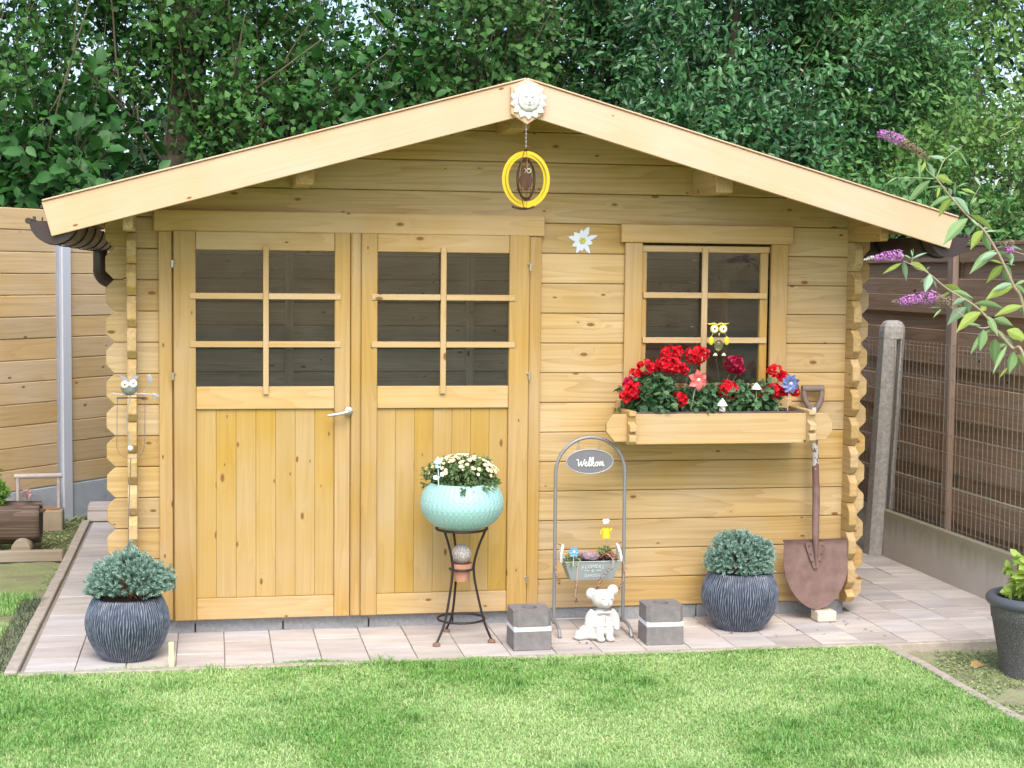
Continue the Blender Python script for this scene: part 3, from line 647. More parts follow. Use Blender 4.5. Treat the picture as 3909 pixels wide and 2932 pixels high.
for swx in (.143, 3.537):  # invented side windows, hidden from the camera, to brighten the interior
    sw = MB().box((0, 0, 0), (1.40, .05, .05)).build('window', PINE_RAIL, shed, bevel=.003, mtx=T((swx, 1.25, swz1-.025)) @ RZ(PI/2))
    MB().box((0, 0, 0), (1.40, .05, .05)).build('sash', PINE_RAIL, sw, bevel=.003, mtx=T((swx, 1.25, swz0+.025)) @ RZ(PI/2))
    for yy in (.575, 1.25, 1.925): MB().box((swx, yy, (swz0+swz1)/2), (.05, .05, swz1-swz0-.10)).build('sash', PINE_FRAME, sw, bevel=.003)
    for yy in (.9125, 1.5875): MB().box((swx, yy, (swz0+swz1)/2), (.004, .62, swz1-swz0-.10)).build('pane', GLASS, sw)
# ---- window box hung on the wall
box = thing('flower_box', (2.80, -.14, .88), 'pine window box with notched log-style ends, hung below the window', 'flower box')
zb0, zb1 = .884, 1.012
pl = [(2.262, .93), (2.262, .966), (2.292, 1.010), (3.325, 1.010), (3.354, .968), (3.354, .925), (3.32, .884), (2.30, .884)]
MB().prism([(a-2.8, b_-.947) for a, b_ in pl], 0, .028).build('front_board', PINE_RAIL, box, bevel=.002, mtx=T((2.8, -.262, .947)))
hboard('front_lip', 2.395, 3.21, .872, .886, -.272, -.2625, PINE_RAIL, box, .002)
hboard('bottom_board', 2.40, 3.225, .874, .8835, -.234, -.005, PINE_RAIL, box, .002)
for x in (2.375, 3.240):
    mb = MB().prism([(-.315, .935), (-.315, .962), (-.275, .975), (-.285, 1.0), (-.30, 1.006), (-.30, 1.026), (-.003, 1.026), (-.003, .872), (-.29, .872), (-.308, .888), (-.308, .915), (-.285, .926)], -.017, .017, axis='x')
    mb.v = [(v[1]+.15, -v[0], v[2]-.947) for v in mb.v]
    mb.build('side_board', PINE_RAIL, box, bevel=.002, mtx=T((x, -.15, .947)) @ RZ(PI/2))
hboard('back_board', 2.393, 3.222, .884, 1.02, -.03, -.006, PINE_RAIL, box, .002)
ln = MB().box((2.808, -.132, .955), (.80, .185, .10)); ln.build('liner_trough', plain('grey_brown_trough', (.11, .085, .075), .6), box)
mb = MB()
for a, b_, c_, d_ in ((2.405, 3.212, -.232, -.222), (2.405, 3.212, -.045, -.035)): mb.box(((a+b_)/2, (c_+d_)/2, 1.010), (b_-a, d_-c_, .016))
mb.build('liner_rim', plain('trough_rim', (.10, .08, .07), .55), box)
MB().box((2.808, -.132, 1.004), (.79, .175, .012)).build('compost', SOIL, box)

# ================================================================== FENCES
# left: horizontal larch boards between aluminium posts, set at an angle behind the bed
fd = Vector((.631, .776, 0)); fo = Vector((-.48, 3.66, 0)); fang = math.atan2(fd.y, fd.x)
lf = thing('board_fence', fo, 'pale horizontal larch board fence with aluminium post and concrete base left of the shed', 'fence')
def fpt(t, off, z): 
    q = fo + fd*t + Vector((fd.y, -fd.x, 0))*off; return Vector((q.x, q.y, z))
FB = MB().box((0, 0, 0), (1.78, .028, .1375)).mesh('fence_board', bevel=.005); FB.materials.append(PINE_FENCE)
for s0, s1 in ((-1.86, -.05), (.05, 1.83)):
    for k in range(13):
        z = .215+.14*k+.07
        link('fence_board', FB, None, lf, T(fpt((s0+s1)/2, random.uniform(-.002, .002), z-.0)) @ RZ(fang+PI*random.choice([0, 1])))
    MB().box((0, 0, 0), (1.80, .04, .27)).build('concrete_base', plain('fence_base_concrete', (.40, .43, .46), .9, var=.14, scale=14), lf, bevel=.004, mtx=T(fpt((s0+s1)/2, 0, .075)) @ RZ(fang))
mb = MB().box((0, .034, 0), (.082, .012, 2.10)); mb.box((0, -.034, 0), (.082, .012, 2.10)); mb.box((0, 0, 0), (.012, .058, 2.10))
mb.build('fence_post', ALU, lf, bevel=.003, mtx=T(fpt(0, 0, .94)) @ RZ(fang))
# right: brown overlapping board fence
BF = thing('brown_fence', (4.6, 1, 0), 'dark brown overlapped board fence with upright battens behind the wire mesh', 'fence')
ys = [-1.6, 1.06, 2.95, 5.0]
for s0, s1 in zip(ys[:-1], ys[1:]):
    L_ = s1-s0-.004
    bm_ = MB().box((0, 0, 0), (L_, .012, .104)).mesh('fence_board', bevel=.003); bm_.materials.append(BROWN)
    for k in range(18):
        z = .115+.0985*k; back = k % 3 == 1
        link('fence_board', bm_, None, BF, T((4.615+(.034 if back else 0)+random.uniform(-.003, .003), (s0+s1)/2, z)) @ RZ(PI/2) @ RY(random.uniform(-.004, .004)) @ RX((-.05 if not back else .03)))
for y in ys[1:]: MB().box((0, 0, 0), (.035, .072, 1.80)).build('batten', BATTEN, BF, bevel=.003, mtx=T((4.588, y, .93)))
for y in (-.35, .55, 1.75, 2.25): MB().box((0, 0, 0), (.02, .04, 1.78)).build('batten', BATTEN, BF, bevel=.002, mtx=T((4.660, y, .92)))
MB().box((0, 0, 0), (6.6, .055, .02)).build('fence_cap', BROWN, BF, bevel=.003, mtx=T((4.62, 1.7, 1.835)) @ RZ(PI/2))
# concrete post, base slab and wire mesh
CP = plain('weathered_concrete_post', (.36, .34, .31), .95, var=.35, scale=45, bump=.8)
def conc_post(x, y, label):
    o = MB(); a = .066
    sec = [(-a, -a*.6), (-a*.6, -a), (.004, -a), (.004, -a+.05), (.030, -a+.05), (.030, -a), (a*.6, -a), (a, -a*.6), (a, a*.6), (a*.6, a), (-a*.6, a), (-a, a*.6)]
    o.prism([(x+p, y+q) for p, q in sec], -.1, 1.285, axis='z')
    full = [q for i_, q in enumerate(sec) if i_ not in (2, 3, 4, 5)]; n = len(full); vs = []; fs = []
    for s_, z in ((1, 1.286), (1, 1.33), (.93, 1.36), (.76, 1.383), (.45, 1.395)): vs += [(x+p*s_, y+q*s_, z) for p, q in full]
    for i in range(4): fs += [(i*n+k, i*n+(k+1) % n, (i+1)*n+(k+1) % n, (i+1)*n+k) for k in range(n)]
    fs += [tuple(range(n)), tuple(4*n+k for k in range(n))]
    o.add(vs, fs); o.v = [(v[0]+.046*v[2], v[1], v[2]) for v in o.v]; o = o.build('concrete_post', CP, bevel=.002)
    return tag(o, label, 'fence post')
conc_post(4.39, 1.55, 'slotted grey concrete fence post with rounded top beside the right corner of the shed')
def slabm():
    M, t, b, N, L = mat('algae_stained_slab'); tc = N('ShaderNodeTexCoord'); n1 = N('ShaderNodeTexNoise', i_Scale=6., i_Detail=6., i_Roughness=.7); L(tc.outputs['Object'], n1.inputs['Vector'])
    st = N('ShaderNodeVectorMath', operation='MULTIPLY'); st.inputs[1].default_value = (1, 9, 1.2); L(tc.outputs['Object'], st.inputs[0]); n2 = N('ShaderNodeTexNoise', i_Scale=2.2, i_Detail=5.); L(st.outputs[0], n2.inputs['Vector'])
    sp = N('ShaderNodeSeparateXYZ'); L(tc.outputs['Object'], sp.inputs[0])
    h = N('ShaderNodeMath', operation='MULTIPLY_ADD'); h.inputs[1].default_value = .16; L(n2.outputs['Fac'], h.inputs[0]); h.inputs[2].default_value = .0
    df = N('ShaderNodeMath', operation='SUBTRACT'); L(sp.outputs['Z'], df.inputs[0]); L(h.outputs[0], df.inputs[1])
    rm = N('ShaderNodeMapRange'); rm.inputs[1].default_value = -.05; rm.inputs[2].default_value = .06; L(df.outputs[0], rm.inputs[0])
    alg = N('ShaderNodeMix', data_type='RGBA'); alg.inputs[6].default_value = (.27, .26, .155, 1); alg.inputs[7].default_value = (.40, .37, .28, 1); L(n1.outputs['Fac'], alg.inputs[0])
    cl = N('ShaderNodeMix', data_type='RGBA'); cl.inputs[6].default_value = (.43, .39, .34, 1); cl.inputs[7].default_value = (.58, .54, .48, 1); L(n1.outputs['Fac'], cl.inputs[0])
    mx = N('ShaderNodeMix', data_type='RGBA'); L(rm.outputs[0], mx.inputs[0]); L(cl.outputs[2], mx.inputs[6]); L(alg.outputs[2], mx.inputs[7]); L(mx.outputs[2], b.inputs['Base Color']); b.inputs['Roughness'].default_value = .95
    bp = N('ShaderNodeBump', i_Strength=.5, i_Distance=.004); n4 = N('ShaderNodeTexNoise', i_Scale=90., i_Detail=4.); L(tc.outputs['Object'], n4.inputs['Vector']); L(n4.outputs['Fac'], bp.inputs['Height']); L(bp.outputs[0], b.inputs['Normal']); return M
WF = thing('wire_mesh_fence', (4.42, 0, 0), 'low wire mesh fence standing on an algae stained concrete slab at the right', 'fence')
SL = slabm()
MB().box((0, 0, 0), (.036, 4.6, .37)).build('concrete_base', SL, WF, bevel=.005, mtx=T((4.42, -.79, .092)))
MB().box((0, 0, 0), (.036, 3.0, .37)).build('concrete_base', SL, WF, bevel=.005, mtx=T((4.42, 3.10, .092)))
WIRE = plain('grey_green_wire', (.36, .35, .30), .5, .5, var=.2, scale=40)
mb = MB(); y0, y1 = -3.0, 1.49
n = 0; y = y1
while y > y0:
    mb.tube([(4.42, y, .28), (4.42, y, 1.29)], .0016, 4, cap=False); y -= .0508
for z in [.30, .40, .50, .60, .70, .80, .90, 1.0, 1.1, 1.18, 1.24, 1.285]:
    mb.tube([(4.418, y1-.0127*i, z+.002*(1 if i % 4 in (0, 1) else -1)) for i in range(int((y1-y0)/.0127))], .0014, 4, cap=False)
mb.build('wire_mesh', WIRE, WF)
mb = MB(); y = 4.5
while y > 1.62:
    mb.tube([(4.42, y, .28), (4.42, y, 1.29)], .0016, 4, cap=False); y -= .0508
for z in [.30, .40, .50, .60, .70, .80, .90, 1.0, 1.1, 1.18, 1.24, 1.285]: mb.tube([(4.42, 1.62, z), (4.42, 4.5, z)], .0018, 4, cap=False)
mb.build('wire_mesh', WIRE, WF)

# ================================================================== TREES AND SHRUBS BEHIND
BARK = plain('tree_bark', (.16, .125, .09), .95, var=.5, scale=14, bump=1., bscale=18)
TWIG = plain('pale_twigs', (.12, .105, .06), .9, var=.25)
def tree(name, label, cat, clouds, lm, stems=(), group=None, limbs=(), twig=True, tr=.0022):
    base = stems[0][0][0] if stems else clouds[0]['cen']
    root = thing(name, (base[0], base[1], -.05), label, cat, group)
    Vs, Fs, Ts, P0, P1 = [], [], [], [], []; off = 0
    for c in clouds:
        (V, F, t), a, b_ = twig_cloud(**c); Vs.append(V); Fs.append(F+off); Ts.append(t); off += len(V); P0.append(a); P1.append(b_)
    link('crown', fast_mesh('crown', np.vstack(Vs), np.vstack(Fs), np.concatenate(Ts)), lm, root)
    if twig:
        V, F = thin_tubes(np.vstack(P0), np.vstack(P1), tr*1.8, tr*.7); link('twigs', fast_mesh('twigs', V, F), TWIG, root)['kind'] = 'stuff'
    for (pts, r0_, r1_) in stems:
        pp = catmull(pts, 5); k = len(pp); MB().tube(pp, [r0_+(r1_-r0_)*i/(k-1) for i in range(k)], 12).build('trunk', BARK, root, smooth=True)
    for (pts, r0_, r1_) in limbs:
        pp = catmull(pts, 5); k = len(pp); MB().tube(pp, [r0_+(r1_-r0_)*i/(k-1) for i in range(k)], 7).build('limb', TWIG, root, smooth=True)
    return root
LPOP = leafm('poplar_leaves', (.020, .09, .018), (.13, .32, .070), rough=.5, trans=.32, spec=.3)
LPOP2 = leafm('young_poplar_leaves', (.04, .135, .032), (.16, .33, .09), rough=.5, trans=.32, spec=.3)
LEVER = leafm('evergreen_leaves', (.014, .075, .024), (.12, .31, .10), rough=.30, trans=.2, spec=.55)
LLAU = leafm('laurel_leaves', (.018, .08, .014), (.05, .17, .03), rough=.5, trans=.15, spec=.4)
LLIGHT = leafm('light_green_leaves', (.085, .21, .035), (.26, .45, .11), rough=.45, trans=.35)
LDARK = leafm('far_dark_leaves', (.014, .05, .014), (.035, .11, .028), rough=.5, trans=.2)
LHEDGE = leafm('hedge_leaves', (.035, .14, .035), (.18, .38, .11), rough=.42, trans=.28, spec=.35)
G1 = 'trees growing behind the shed'
def upl(x, y, z, n, h, sp, r): 
    out = []
    for i in range(n):
        a = x+random.uniform(-sp, sp); dx = random.uniform(-.7, .7); dy = random.uniform(-.4, .2); r = r*.9
        out.append(([(a, y+random.uniform(-.3, .2), z), (a+dx*.15+random.uniform(-.08, .08), y+dy*.4, z+h*.4), (a+dx*.6+random.uniform(-.1, .1), y+dy*.7, z+h*.7), (a+dx, y+dy, z+h*random.uniform(.8, 1.2))], r*random.uniform(.6, 1.2), r*.3))
    return out
# tall poplar at the left edge
tree('poplar_tree', 'young poplar with pale upright shoots above the left end of the larch fence', 'tree',
     [dict(cen=(-1.3, 5.4, 2.8), axes=(.85, .7, 2.0), ntw=640, nl=17, size=.06, tmpl=POPLAR, seed=2, hole=.40, lean=.35, up=1.3, spread=.06)], LPOP,
     [([(-1.35, 5.6, -.07), (-1.3, 5.55, 1.5), (-1.2, 5.5, 3.4), (-1.25, 5.5, 5.)], .09, .04)], G1, upl(-1.1, 5.0, 1.7, 9, 2.0, .5, .016))
# broad poplar with the thick trunk
tree('poplar_tree', 'broad poplar with a thick rough trunk behind the left roof slope', 'tree',
     [dict(cen=(.30, 5.9, 4.0), axes=(.9, .8, 1.2), ntw=820, nl=17, size=.06, tmpl=POPLAR, seed=3, hole=.37, lean=.4, up=.9, spread=.06),
      dict(cen=(1.72, 6.6, 3.75), axes=(.55, .4, .85), ntw=150, nl=15, size=.055, tmpl=POPLAR, seed=24, hole=.40, lean=.4, up=.9, spread=.07),
      dict(cen=(1.05, 5.7, 2.65), axes=(.7, .6, .55), ntw=400, nl=17, size=.056, tmpl=POPLAR, seed=4, hole=.36, lean=.4, up=.9, spread=.05),
      dict(cen=(.95, 5.3, 2.45), axes=(.35, .3, .35), ntw=90, nl=14, size=.05, tmpl=POPLAR, seed=14, hole=.3, lean=.5, up=.7, spread=.05)], LPOP,
     [([(.28, 6.0, -.07), (.27, 6., 1.2), (.27, 5.98, 2.4), (.3, 6., 3.), (.35, 6.05, 4.6)], .22, .13)], G1,
     [([(.2, 5.8, 2.35), (-.05, 5.5, 2.75), (-.42, 5.25, 3.15), (-.5, 5.2, 3.3)], .016, .006), ([(.15, 5.75, 2.2), (-.02, 5.4, 2.5), (-.06, 5.3, 2.9)], .014, .005),
      ([(.34, 5.8, 2.6), (.62, 5.4, 3.0), (.75, 5.2, 3.6)], .018, .006), ([(.36, 5.8, 2.7), (.9, 5.3, 3.1), (1.5, 5.1, 3.55)], .014, .005), ([(1.15, 5.5, 2.9), (1.5, 5.2, 3.1), (1.85, 5.1, 3.35)], .008, .004)] + upl(.55, 5.6, 2.6, 11, 1.6, .7, .018))
# laurels under the poplars
tree('laurel_bush', 'dark large leaved laurel between the larch fence and the thick trunk', 'bush',
     [dict(cen=(-.55, 5.0, 2.0), axes=(.46, .45, .66), ntw=260, nl=9, size=.125, tmpl=BROADL, seed=5, hole=.25, lean=.8, up=.2, spread=.05)], LLAU,
     [([(-.35, 5.1, -.07), (-.35, 5.05, 1.), (-.3, 5., 2.)], .05, .02)], 'laurels behind the shed')
tree('laurel_bush', 'dark large leaved laurel below the bright sky gap left of the roof ridge', 'bush',
     [dict(cen=(1.62, 5.5, 2.45), axes=(.6, .45, .72), ntw=260, nl=9, size=.12, tmpl=BROADL, seed=6, hole=.25, lean=.8, up=.25, spread=.05)], LLAU,
     [([(1.6, 5.6, -.07), (1.6, 5.55, 1.), (1.62, 5.5, 2.3)], .05, .02)], 'laurels behind the shed')
# poplar left of the ridge
tree('poplar_tree', 'poplar with pale bluish foliage and slim grey stems left of the roof ridge', 'tree',
     [dict(cen=(2.62, 5.9, 3.35), axes=(.62, .6, 1.35), ntw=700, nl=17, size=.062, tmpl=POPLAR, seed=7, hole=.36, lean=.4, up=1.1, spread=.06)], LPOP2,
     [([(2.65, 6.1, -.07), (2.62, 6.05, 1.5), (2.68, 6.0, 3.2), (2.75, 6., 4.8)], .05, .022)], G1, upl(2.5, 5.7, 2.4, 6, 1.8, .35, .016))
tree('poplar_tree', 'shaded poplar with many thin upright stems directly behind the roof ridge', 'tree',
     [dict(cen=(3.55, 6.8, 3.4), axes=(.8, .6, 1.6), ntw=680, nl=16, size=.058, tmpl=POPLAR, seed=8, hole=.38, lean=.4, up=1.1, spread=.06)], LPOP,
     [([(3.6, 7., -.07), (3.6, 6.95, 1.5), (3.5, 6.9, 3.2), (3.55, 6.9, 5)], .06, .03)], G1, upl(3.3, 6.2, 2.5, 10, 1.9, .5, .013))
# glossy evergreen right of the ridge
tree('evergreen_tree', 'broad glossy evergreen with small leathery leaves right of the roof ridge', 'tree',
     [dict(cen=(4.9, 6.0, 3.5), axes=(1.35, .85, 1.15), ntw=1300, nl=19, size=.072, tmpl=OVAL, seed=9, hole=.45, lean=.6, up=.35, spread=.05, tw_len=(.2, .4)),
      dict(cen=(4.6, 5.3, 2.45), axes=(1.0, .55, .62), ntw=560, nl=19, size=.072, tmpl=OVAL, seed=10, hole=.36, lean=.6, up=.4, spread=.05, tw_len=(.2, .4))], LEVER,
     [([(4.8, 6.2, -.07), (4.8, 6.2, 1.5), (4.9, 6.1, 3.), (5., 6.1, 4.4)], .10, .03)], G1, upl(4.7, 5.6, 2.3, 9, 1.5, .9, .010))
tree('evergreen_tree', 'sunlit evergreen with bright leaf tips above the right end of the roof', 'tree',
     [dict(cen=(6.05, 6.2, 3.15), axes=(1.0, .8, 1.15), ntw=960, nl=19, size=.072, tmpl=OVAL, seed=12, hole=.38, lean=.6, up=.5, spread=.05, tw_len=(.2, .4))], LHEDGE,
     [([(6.0, 6.4, -.07), (6., 6.3, 1.5), (6.05, 6.2, 3.)], .08, .03)], G1, upl(5.9, 5.9, 2.3, 5, 1.5, .6, .009))
# lighter bushes behind the brown fence
tree('garden_bush', 'loose bush with small pale green leaves behind the right end of the brown fence', 'bush',
     [dict(cen=(6.7, 5.0, 2.05), axes=(.95, .6, .75), ntw=620, nl=18, size=.055, tmpl=BROADL, seed=13, hole=.34, lean=.7, up=.4, spread=.05, tw_len=(.2, .35))], LLIGHT,
     [([(6.7, 5.1, -.07), (6.7, 5.1, 1.), (6.7, 5., 2.)], .04, .015)], 'bushes behind the brown fence')
tree('garden_bush', 'dense dark green bush behind the brown fence, below the right gutter end', 'bush',
     [dict(cen=(5.75, 4.4, 1.75), axes=(.95, .55, .62), ntw=560, nl=18, size=.06, tmpl=BROADL, seed=15, hole=.32, lean=.7, up=.4, spread=.05, tw_len=(.2, .35))], LHEDGE,
     [([(5.75, 4.5, -.07), (5.75, 4.5, 1.), (5.75, 4.4, 1.7)], .04, .015)], 'bushes behind the brown fence')
tree('ash_tree', 'tall light yellow-green tree in the top right corner', 'tree',
     [dict(cen=(8.6, 9.0, 4.3), axes=(1.5, 1., 1.5), ntw=620, nl=17, size=.09, tmpl=OVAL, seed=16, hole=.42, lean=.6, up=.3, spread=.06)], LLIGHT,
     [([(8.5, 9.3, -.07), (8.45, 9.3, 2.), (8.5, 9.2, 4.2)], .09, .05), ([(8.9, 9.5, -.07), (8.95, 9.5, 2.), (8.9, 9.4, 4.)], .07, .04)], G1)
# farther row
far = [(-3.6, 11.5, 3.4, 2.0, 2.6), (-.6, 12.3, 1.8, 1.7, 1.5), (2.4, 12.0, 1.7, 1.4, 1.6), (4.9, 11.0, 4.0, 2.2, 3.2), (7.6, 11.5, 3.6, 1.7, 3.2), (11.2, 12.2, 3.6, 1.8, 3.4)]
fl = ['far dark tree at the left edge behind the young poplar', 'far dark tree seen below the speckled sky gap at the left', 'far dark tree under the large sky gap left of the ridge', 'far dark tree filling in behind the ridge and the evergreen', 'far dark tree behind the bright evergreen at the right', 'far dark tree at the right edge behind the light green tree']
for i, ((x, y, z, a, c), lb) in enumerate(zip(far, fl)):
    tree('background_tree', lb, 'tree', [dict(cen=(x, y, z), axes=(a, 1.0, c), ntw=520, nl=12, size=.16, tmpl=BROADL, seed=40+i, hole=.34, lean=.5, up=.5, spread=.12, tw_len=(.4, .8))], LDARK,
         [([(x, y+.2, -.07), (x, y+.2, 1.5), (x+.1, y+.2, z)], .14, .06)], 'far row of trees')

# ================================================================== THINGS IN FRONT OF THE SHED
# ---- the two ribbed planters
def glaze():
    M, t, b, N, L = mat('dark_blue_grey_glaze'); at_ = N('ShaderNodeAttribute', attribute_name='tint'); tc = N('ShaderNodeTexCoord'); n1 = N('ShaderNodeTexNoise', i_Scale=35., i_Detail=4.); L(tc.outputs['Object'], n1.inputs['Vector'])
    ad = N('ShaderNodeMath', operation='MULTIPLY'); L(at_.outputs['Fac'], ad.inputs[0]); L(n1.outputs['Fac'], ad.inputs[1])
    rm = N('ShaderNodeMapRange'); rm.inputs[1].default_value = .15; rm.inputs[2].default_value = .6; L(ad.outputs[0], rm.inputs[0])
    mx = N('ShaderNodeMix', data_type='RGBA'); mx.inputs[6].default_value = (.026, .036, .060, 1); mx.inputs[7].default_value = (.22, .255, .32, 1); L(rm.outputs[0], mx.inputs[0]); L(mx.outputs[2], b.inputs['Base Color']); b.inputs['Roughness'].default_value = .2; return M
GLZ = glaze()
def ribbed_pot():
    n, m_ = 720, 34; prof = catmull([(.106, 0, 0), (.128, 0, .028), (.158, 0, .08), (.175, 0, .142), (.170, 0, .195), (.152, 0, .242), (.140, 0, .263)], 6)
    V = []; tint = []
    aa = np.linspace(0, 2*PI, n, endpoint=False)
    for p in prof:
        wob = aa*96 + 1.1*np.sin(aa*9+p.z*31)+.8*np.sin(aa*23-p.z*60)+.5*np.sin(aa*41+p.z*90)
        r = (np.sin(wob)*.5+.5)**1.4
        amp = .0042*min(1, p.z/.03)*min(1, (.268-p.z)/.02+.15)
        q = p.x+amp*(r-.5)
        V.append(np.stack([q*np.cos(aa), q*np.sin(aa), np.full(n, p.z)], 1)); tint.append(r)
    for rr, z in ((.132, .266), (.125, .262), (.128, .235)): V.append(np.stack([rr*np.cos(aa), rr*np.sin(aa), np.full(n, z)], 1)); tint.append(np.full(n, .3))
    k = len(V); V = np.vstack(V); j = np.arange(n); F = []
    for i in range(k-1): F.append(np.stack([i*n+j, i*n+(j+1) % n, (i+1)*n+(j+1) % n, (i+1)*n+j], 1))
    return fast_mesh('ribbed_pot', V, np.vstack(F), np.concatenate(tint), smooth=True)
RP = ribbed_pot(); RP.materials.append(GLZ)
PSOIL = MB().lathe([(.128, 0), (.1, .012), (.01, .016)], 24).mesh('compost', True); PSOIL.materials.append(plain('bark_compost', (.09, .045, .025), .95, var=.5, scale=70, bump=1))
def planter(x, y, s, label):
    t = thing('planter', (x, y, 0), label, 'planter', 'ribbed glazed planters'); mtx = T((x, y, 0)) @ Matrix.Diagonal((s, s, s, 1))
    link('pot', RP, None, t, mtx); link('compost', PSOIL, None, t, mtx @ T((0, 0, .243))); return t
planter(.135, -.425, 1.0, 'dark blue ribbed planter at the left corner, with the wide blue spruce in it')
planter(2.925, -.235, 1.02, 'dark blue ribbed planter between the right lantern block and the spade')
NSP = 2.0
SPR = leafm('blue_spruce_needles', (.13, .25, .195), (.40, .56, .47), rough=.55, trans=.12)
def spruce(x, y, z, rx, rz, label, n, seed, lift=0.):
    rs = np.random.RandomState(seed); t = thing('dwarf_spruce', (x, y, z), label, 'shrub', 'dwarf blue spruces')
    n = int(n*1.5); d = rs.normal(size=(n*3, 3)); d /= np.linalg.norm(d, axis=1, keepdims=True); d = d[d[:, 2] > -.20][:n]; n = len(d)
    r = (.72+.28*rs.rand(n)); lump = .86+.30*vnoise(d, 2.6, seed)
    tip = np.array([x, y, z+.01]) + d*np.array([rx, rx, rz])*(r*lump)[:, None]
    tip[:, 2] += lift*np.exp(-((tip[:, 0]-x)/.05)**2)*rs.rand(n)
    D = d*np.array([1, 1, .8]) + rs.normal(size=(n, 3))*.28 + np.array([0, 0, .15]); D /= np.linalg.norm(D, axis=1, keepdims=True)
    nd = 34; Ls = .032+.018*rs.rand(n); tt = np.linspace(0, 1, nd)[None, :]
    base = tip - D*Ls[:, None]
    A = base[:, None, :] + D[:, None, :]*(tt*Ls[:, None])[:, :, None]
    e = rs.normal(size=(n, nd, 3)); e -= (e*D[:, None, :]).sum(2, keepdims=True)*D[:, None, :]; e /= np.linalg.norm(e, axis=2, keepdims=True)+1e-6
    ND = e*.75 + D[:, None, :]*(.55+.5*tt[:, :, None]); NN = np.cross(ND.reshape(-1, 3), rs.normal(size=(n*nd, 3)))
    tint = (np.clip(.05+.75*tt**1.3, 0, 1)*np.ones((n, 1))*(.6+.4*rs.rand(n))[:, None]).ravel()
    tm = (np.array([(0, .10, 0), (0, -.10, 0), (.6, .13, 0), (.6, -.13, 0), (1, 0, 0)]), np.array([(0, 1, 3), (0, 3, 2), (2, 3, 4)]))
    V, F, tn = leaves(A.reshape(-1, 3), ND.reshape(-1, 3), NN, np.full(n*nd, .0150), tm, tint)
    link('foliage', fast_mesh('foliage', V, F, tn), SPR, t)
    st = np.array([[x, y, z-.03]])+rs.normal(size=(n, 3))*np.array([.03, .03, .005]); V, F = thin_tubes(st[::5], (base+D*Ls[:, None]*.1)[::5], .0024, .0012); link('twigs', fast_mesh('twigs', V, F), TERRA, t)
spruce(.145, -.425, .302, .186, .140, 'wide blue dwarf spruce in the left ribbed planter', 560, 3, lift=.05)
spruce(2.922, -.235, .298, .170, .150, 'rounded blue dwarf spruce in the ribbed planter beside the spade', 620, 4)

# ---- lantern blocks
def lantern(x, y, rz, label):
    t = thing('lantern_block', (x, y, 0), label, 'lantern', 'stone lantern blocks', rz)
    M_ = T((x, y, 0)) @ RZ(rz); s = .085
    MB().box((0, 0, .042), (2*s, 2*s*.92, .084)).build('lower_block', LANTERN, t, bevel=.002, mtx=M_)
    MB().box((0, 0, .094), (2*s-.003, 2*s*.92-.003, .0195)).build('band', WHITEBAND, t, mtx=M_)
    # upper block with a round hole for the candle
    mb = MB(); n = 28; R_ = .034; vs = []; a, b_ = s, s*.92
    ring = [(R_*cos(2*PI*i/n), R_*sin(2*PI*i/n)) for i in range(n)]
    def sq(i):
        an = 2*PI*i/n; c_, s_ = cos(an), sin(an); k = 1/max(abs(c_), abs(s_)); return (a*c_*k, b_*s_*k)
    sqp = [sq(i) for i in range(n)]
    vs = [(p[0], p[1], .104) for p in sqp]+[(p[0], p[1], .176) for p in sqp]+[(p[0], p[1], .176) for p in ring]+[(p[0], p[1], .150) for p in ring]
    fs = [(q*n+i, q*n+(i+1) % n, (q+1)*n+(i+1) % n, (q+1)*n+i) for q in range(3) for i in range(n)] + [tuple(3*n+i for i in range(n)), tuple(range(n))]
    mb.add(vs, fs).build('upper_block', LANTERN, t, mtx=M_)
    MB().lathe([(.032, .1505), (.032, .158), (.028, .160), (.002, .1585)], 20).build('candle', plain('burnt_candle', (.06, .05, .05), .6, var=.3), t, smooth=True, mtx=M_)
lantern(1.868, -.474, .02, 'left of the two grey stone lantern blocks with a white band, beside the plant stand')
lantern(2.476, -.462, -.02, 'right of the two grey stone lantern blocks with a white band, beside the ribbed planter')

# ---- iron plant stand with the turquoise bowl
cx, cy = 1.588, -.315
st = thing('plant_stand', (cx, cy, 0), 'tall dark iron tripod plant stand with three ring hoops', 'plant stand')
feet = [(1.464, -.413), (1.547, -.14), (1.717, -.378)]
for fx, fy in feet:
    d = Vector((fx-cx, fy-cy, 0)); d.normalize(); rr = lambda r, z: (cx+d.x*r, cy+d.y*r, z)
    l = MB().tube(catmull([rr(.112, .508), rr(.083, .44), rr(.062, .37), rr(.058, .32), rr(.068, .25), rr(.106, .10), (fx, fy, .012)], 5), .0056, 8)
    l = l.build('leg', IRON, st, smooth=True)
    MB().lathe([(.016, 0), (.018, .004), (.016, .011), (.007, .018)], 14).build('foot_pad', plain('rusty_foot', (.20, .11, .08), .8, var=.4), l, smooth=True, mtx=T((fx, fy, 0)))
MB().ring((cx, cy, .508), .114, .006).build('top_ring', IRON, st, smooth=True)
MB().ring((cx, cy, .326), .052, .005).build('pot_ring', IRON, st, smooth=True)
MB().ring((cx, cy, .100), .106, .0055).build('lower_ring', IRON, st, smooth=True)
tp = thing('terracotta_pot', (cx, cy, .27), 'small terracotta pot hanging in the middle ring of the plant stand', 'pot')
MB().lathe([(.030, .270), (.040, .325), (.040, .328), (.050, .328), (.053, .352), (.046, .352), (.043, .33)], 24, T((cx, cy, 0))).build('pot', TERRA, tp, smooth=True)
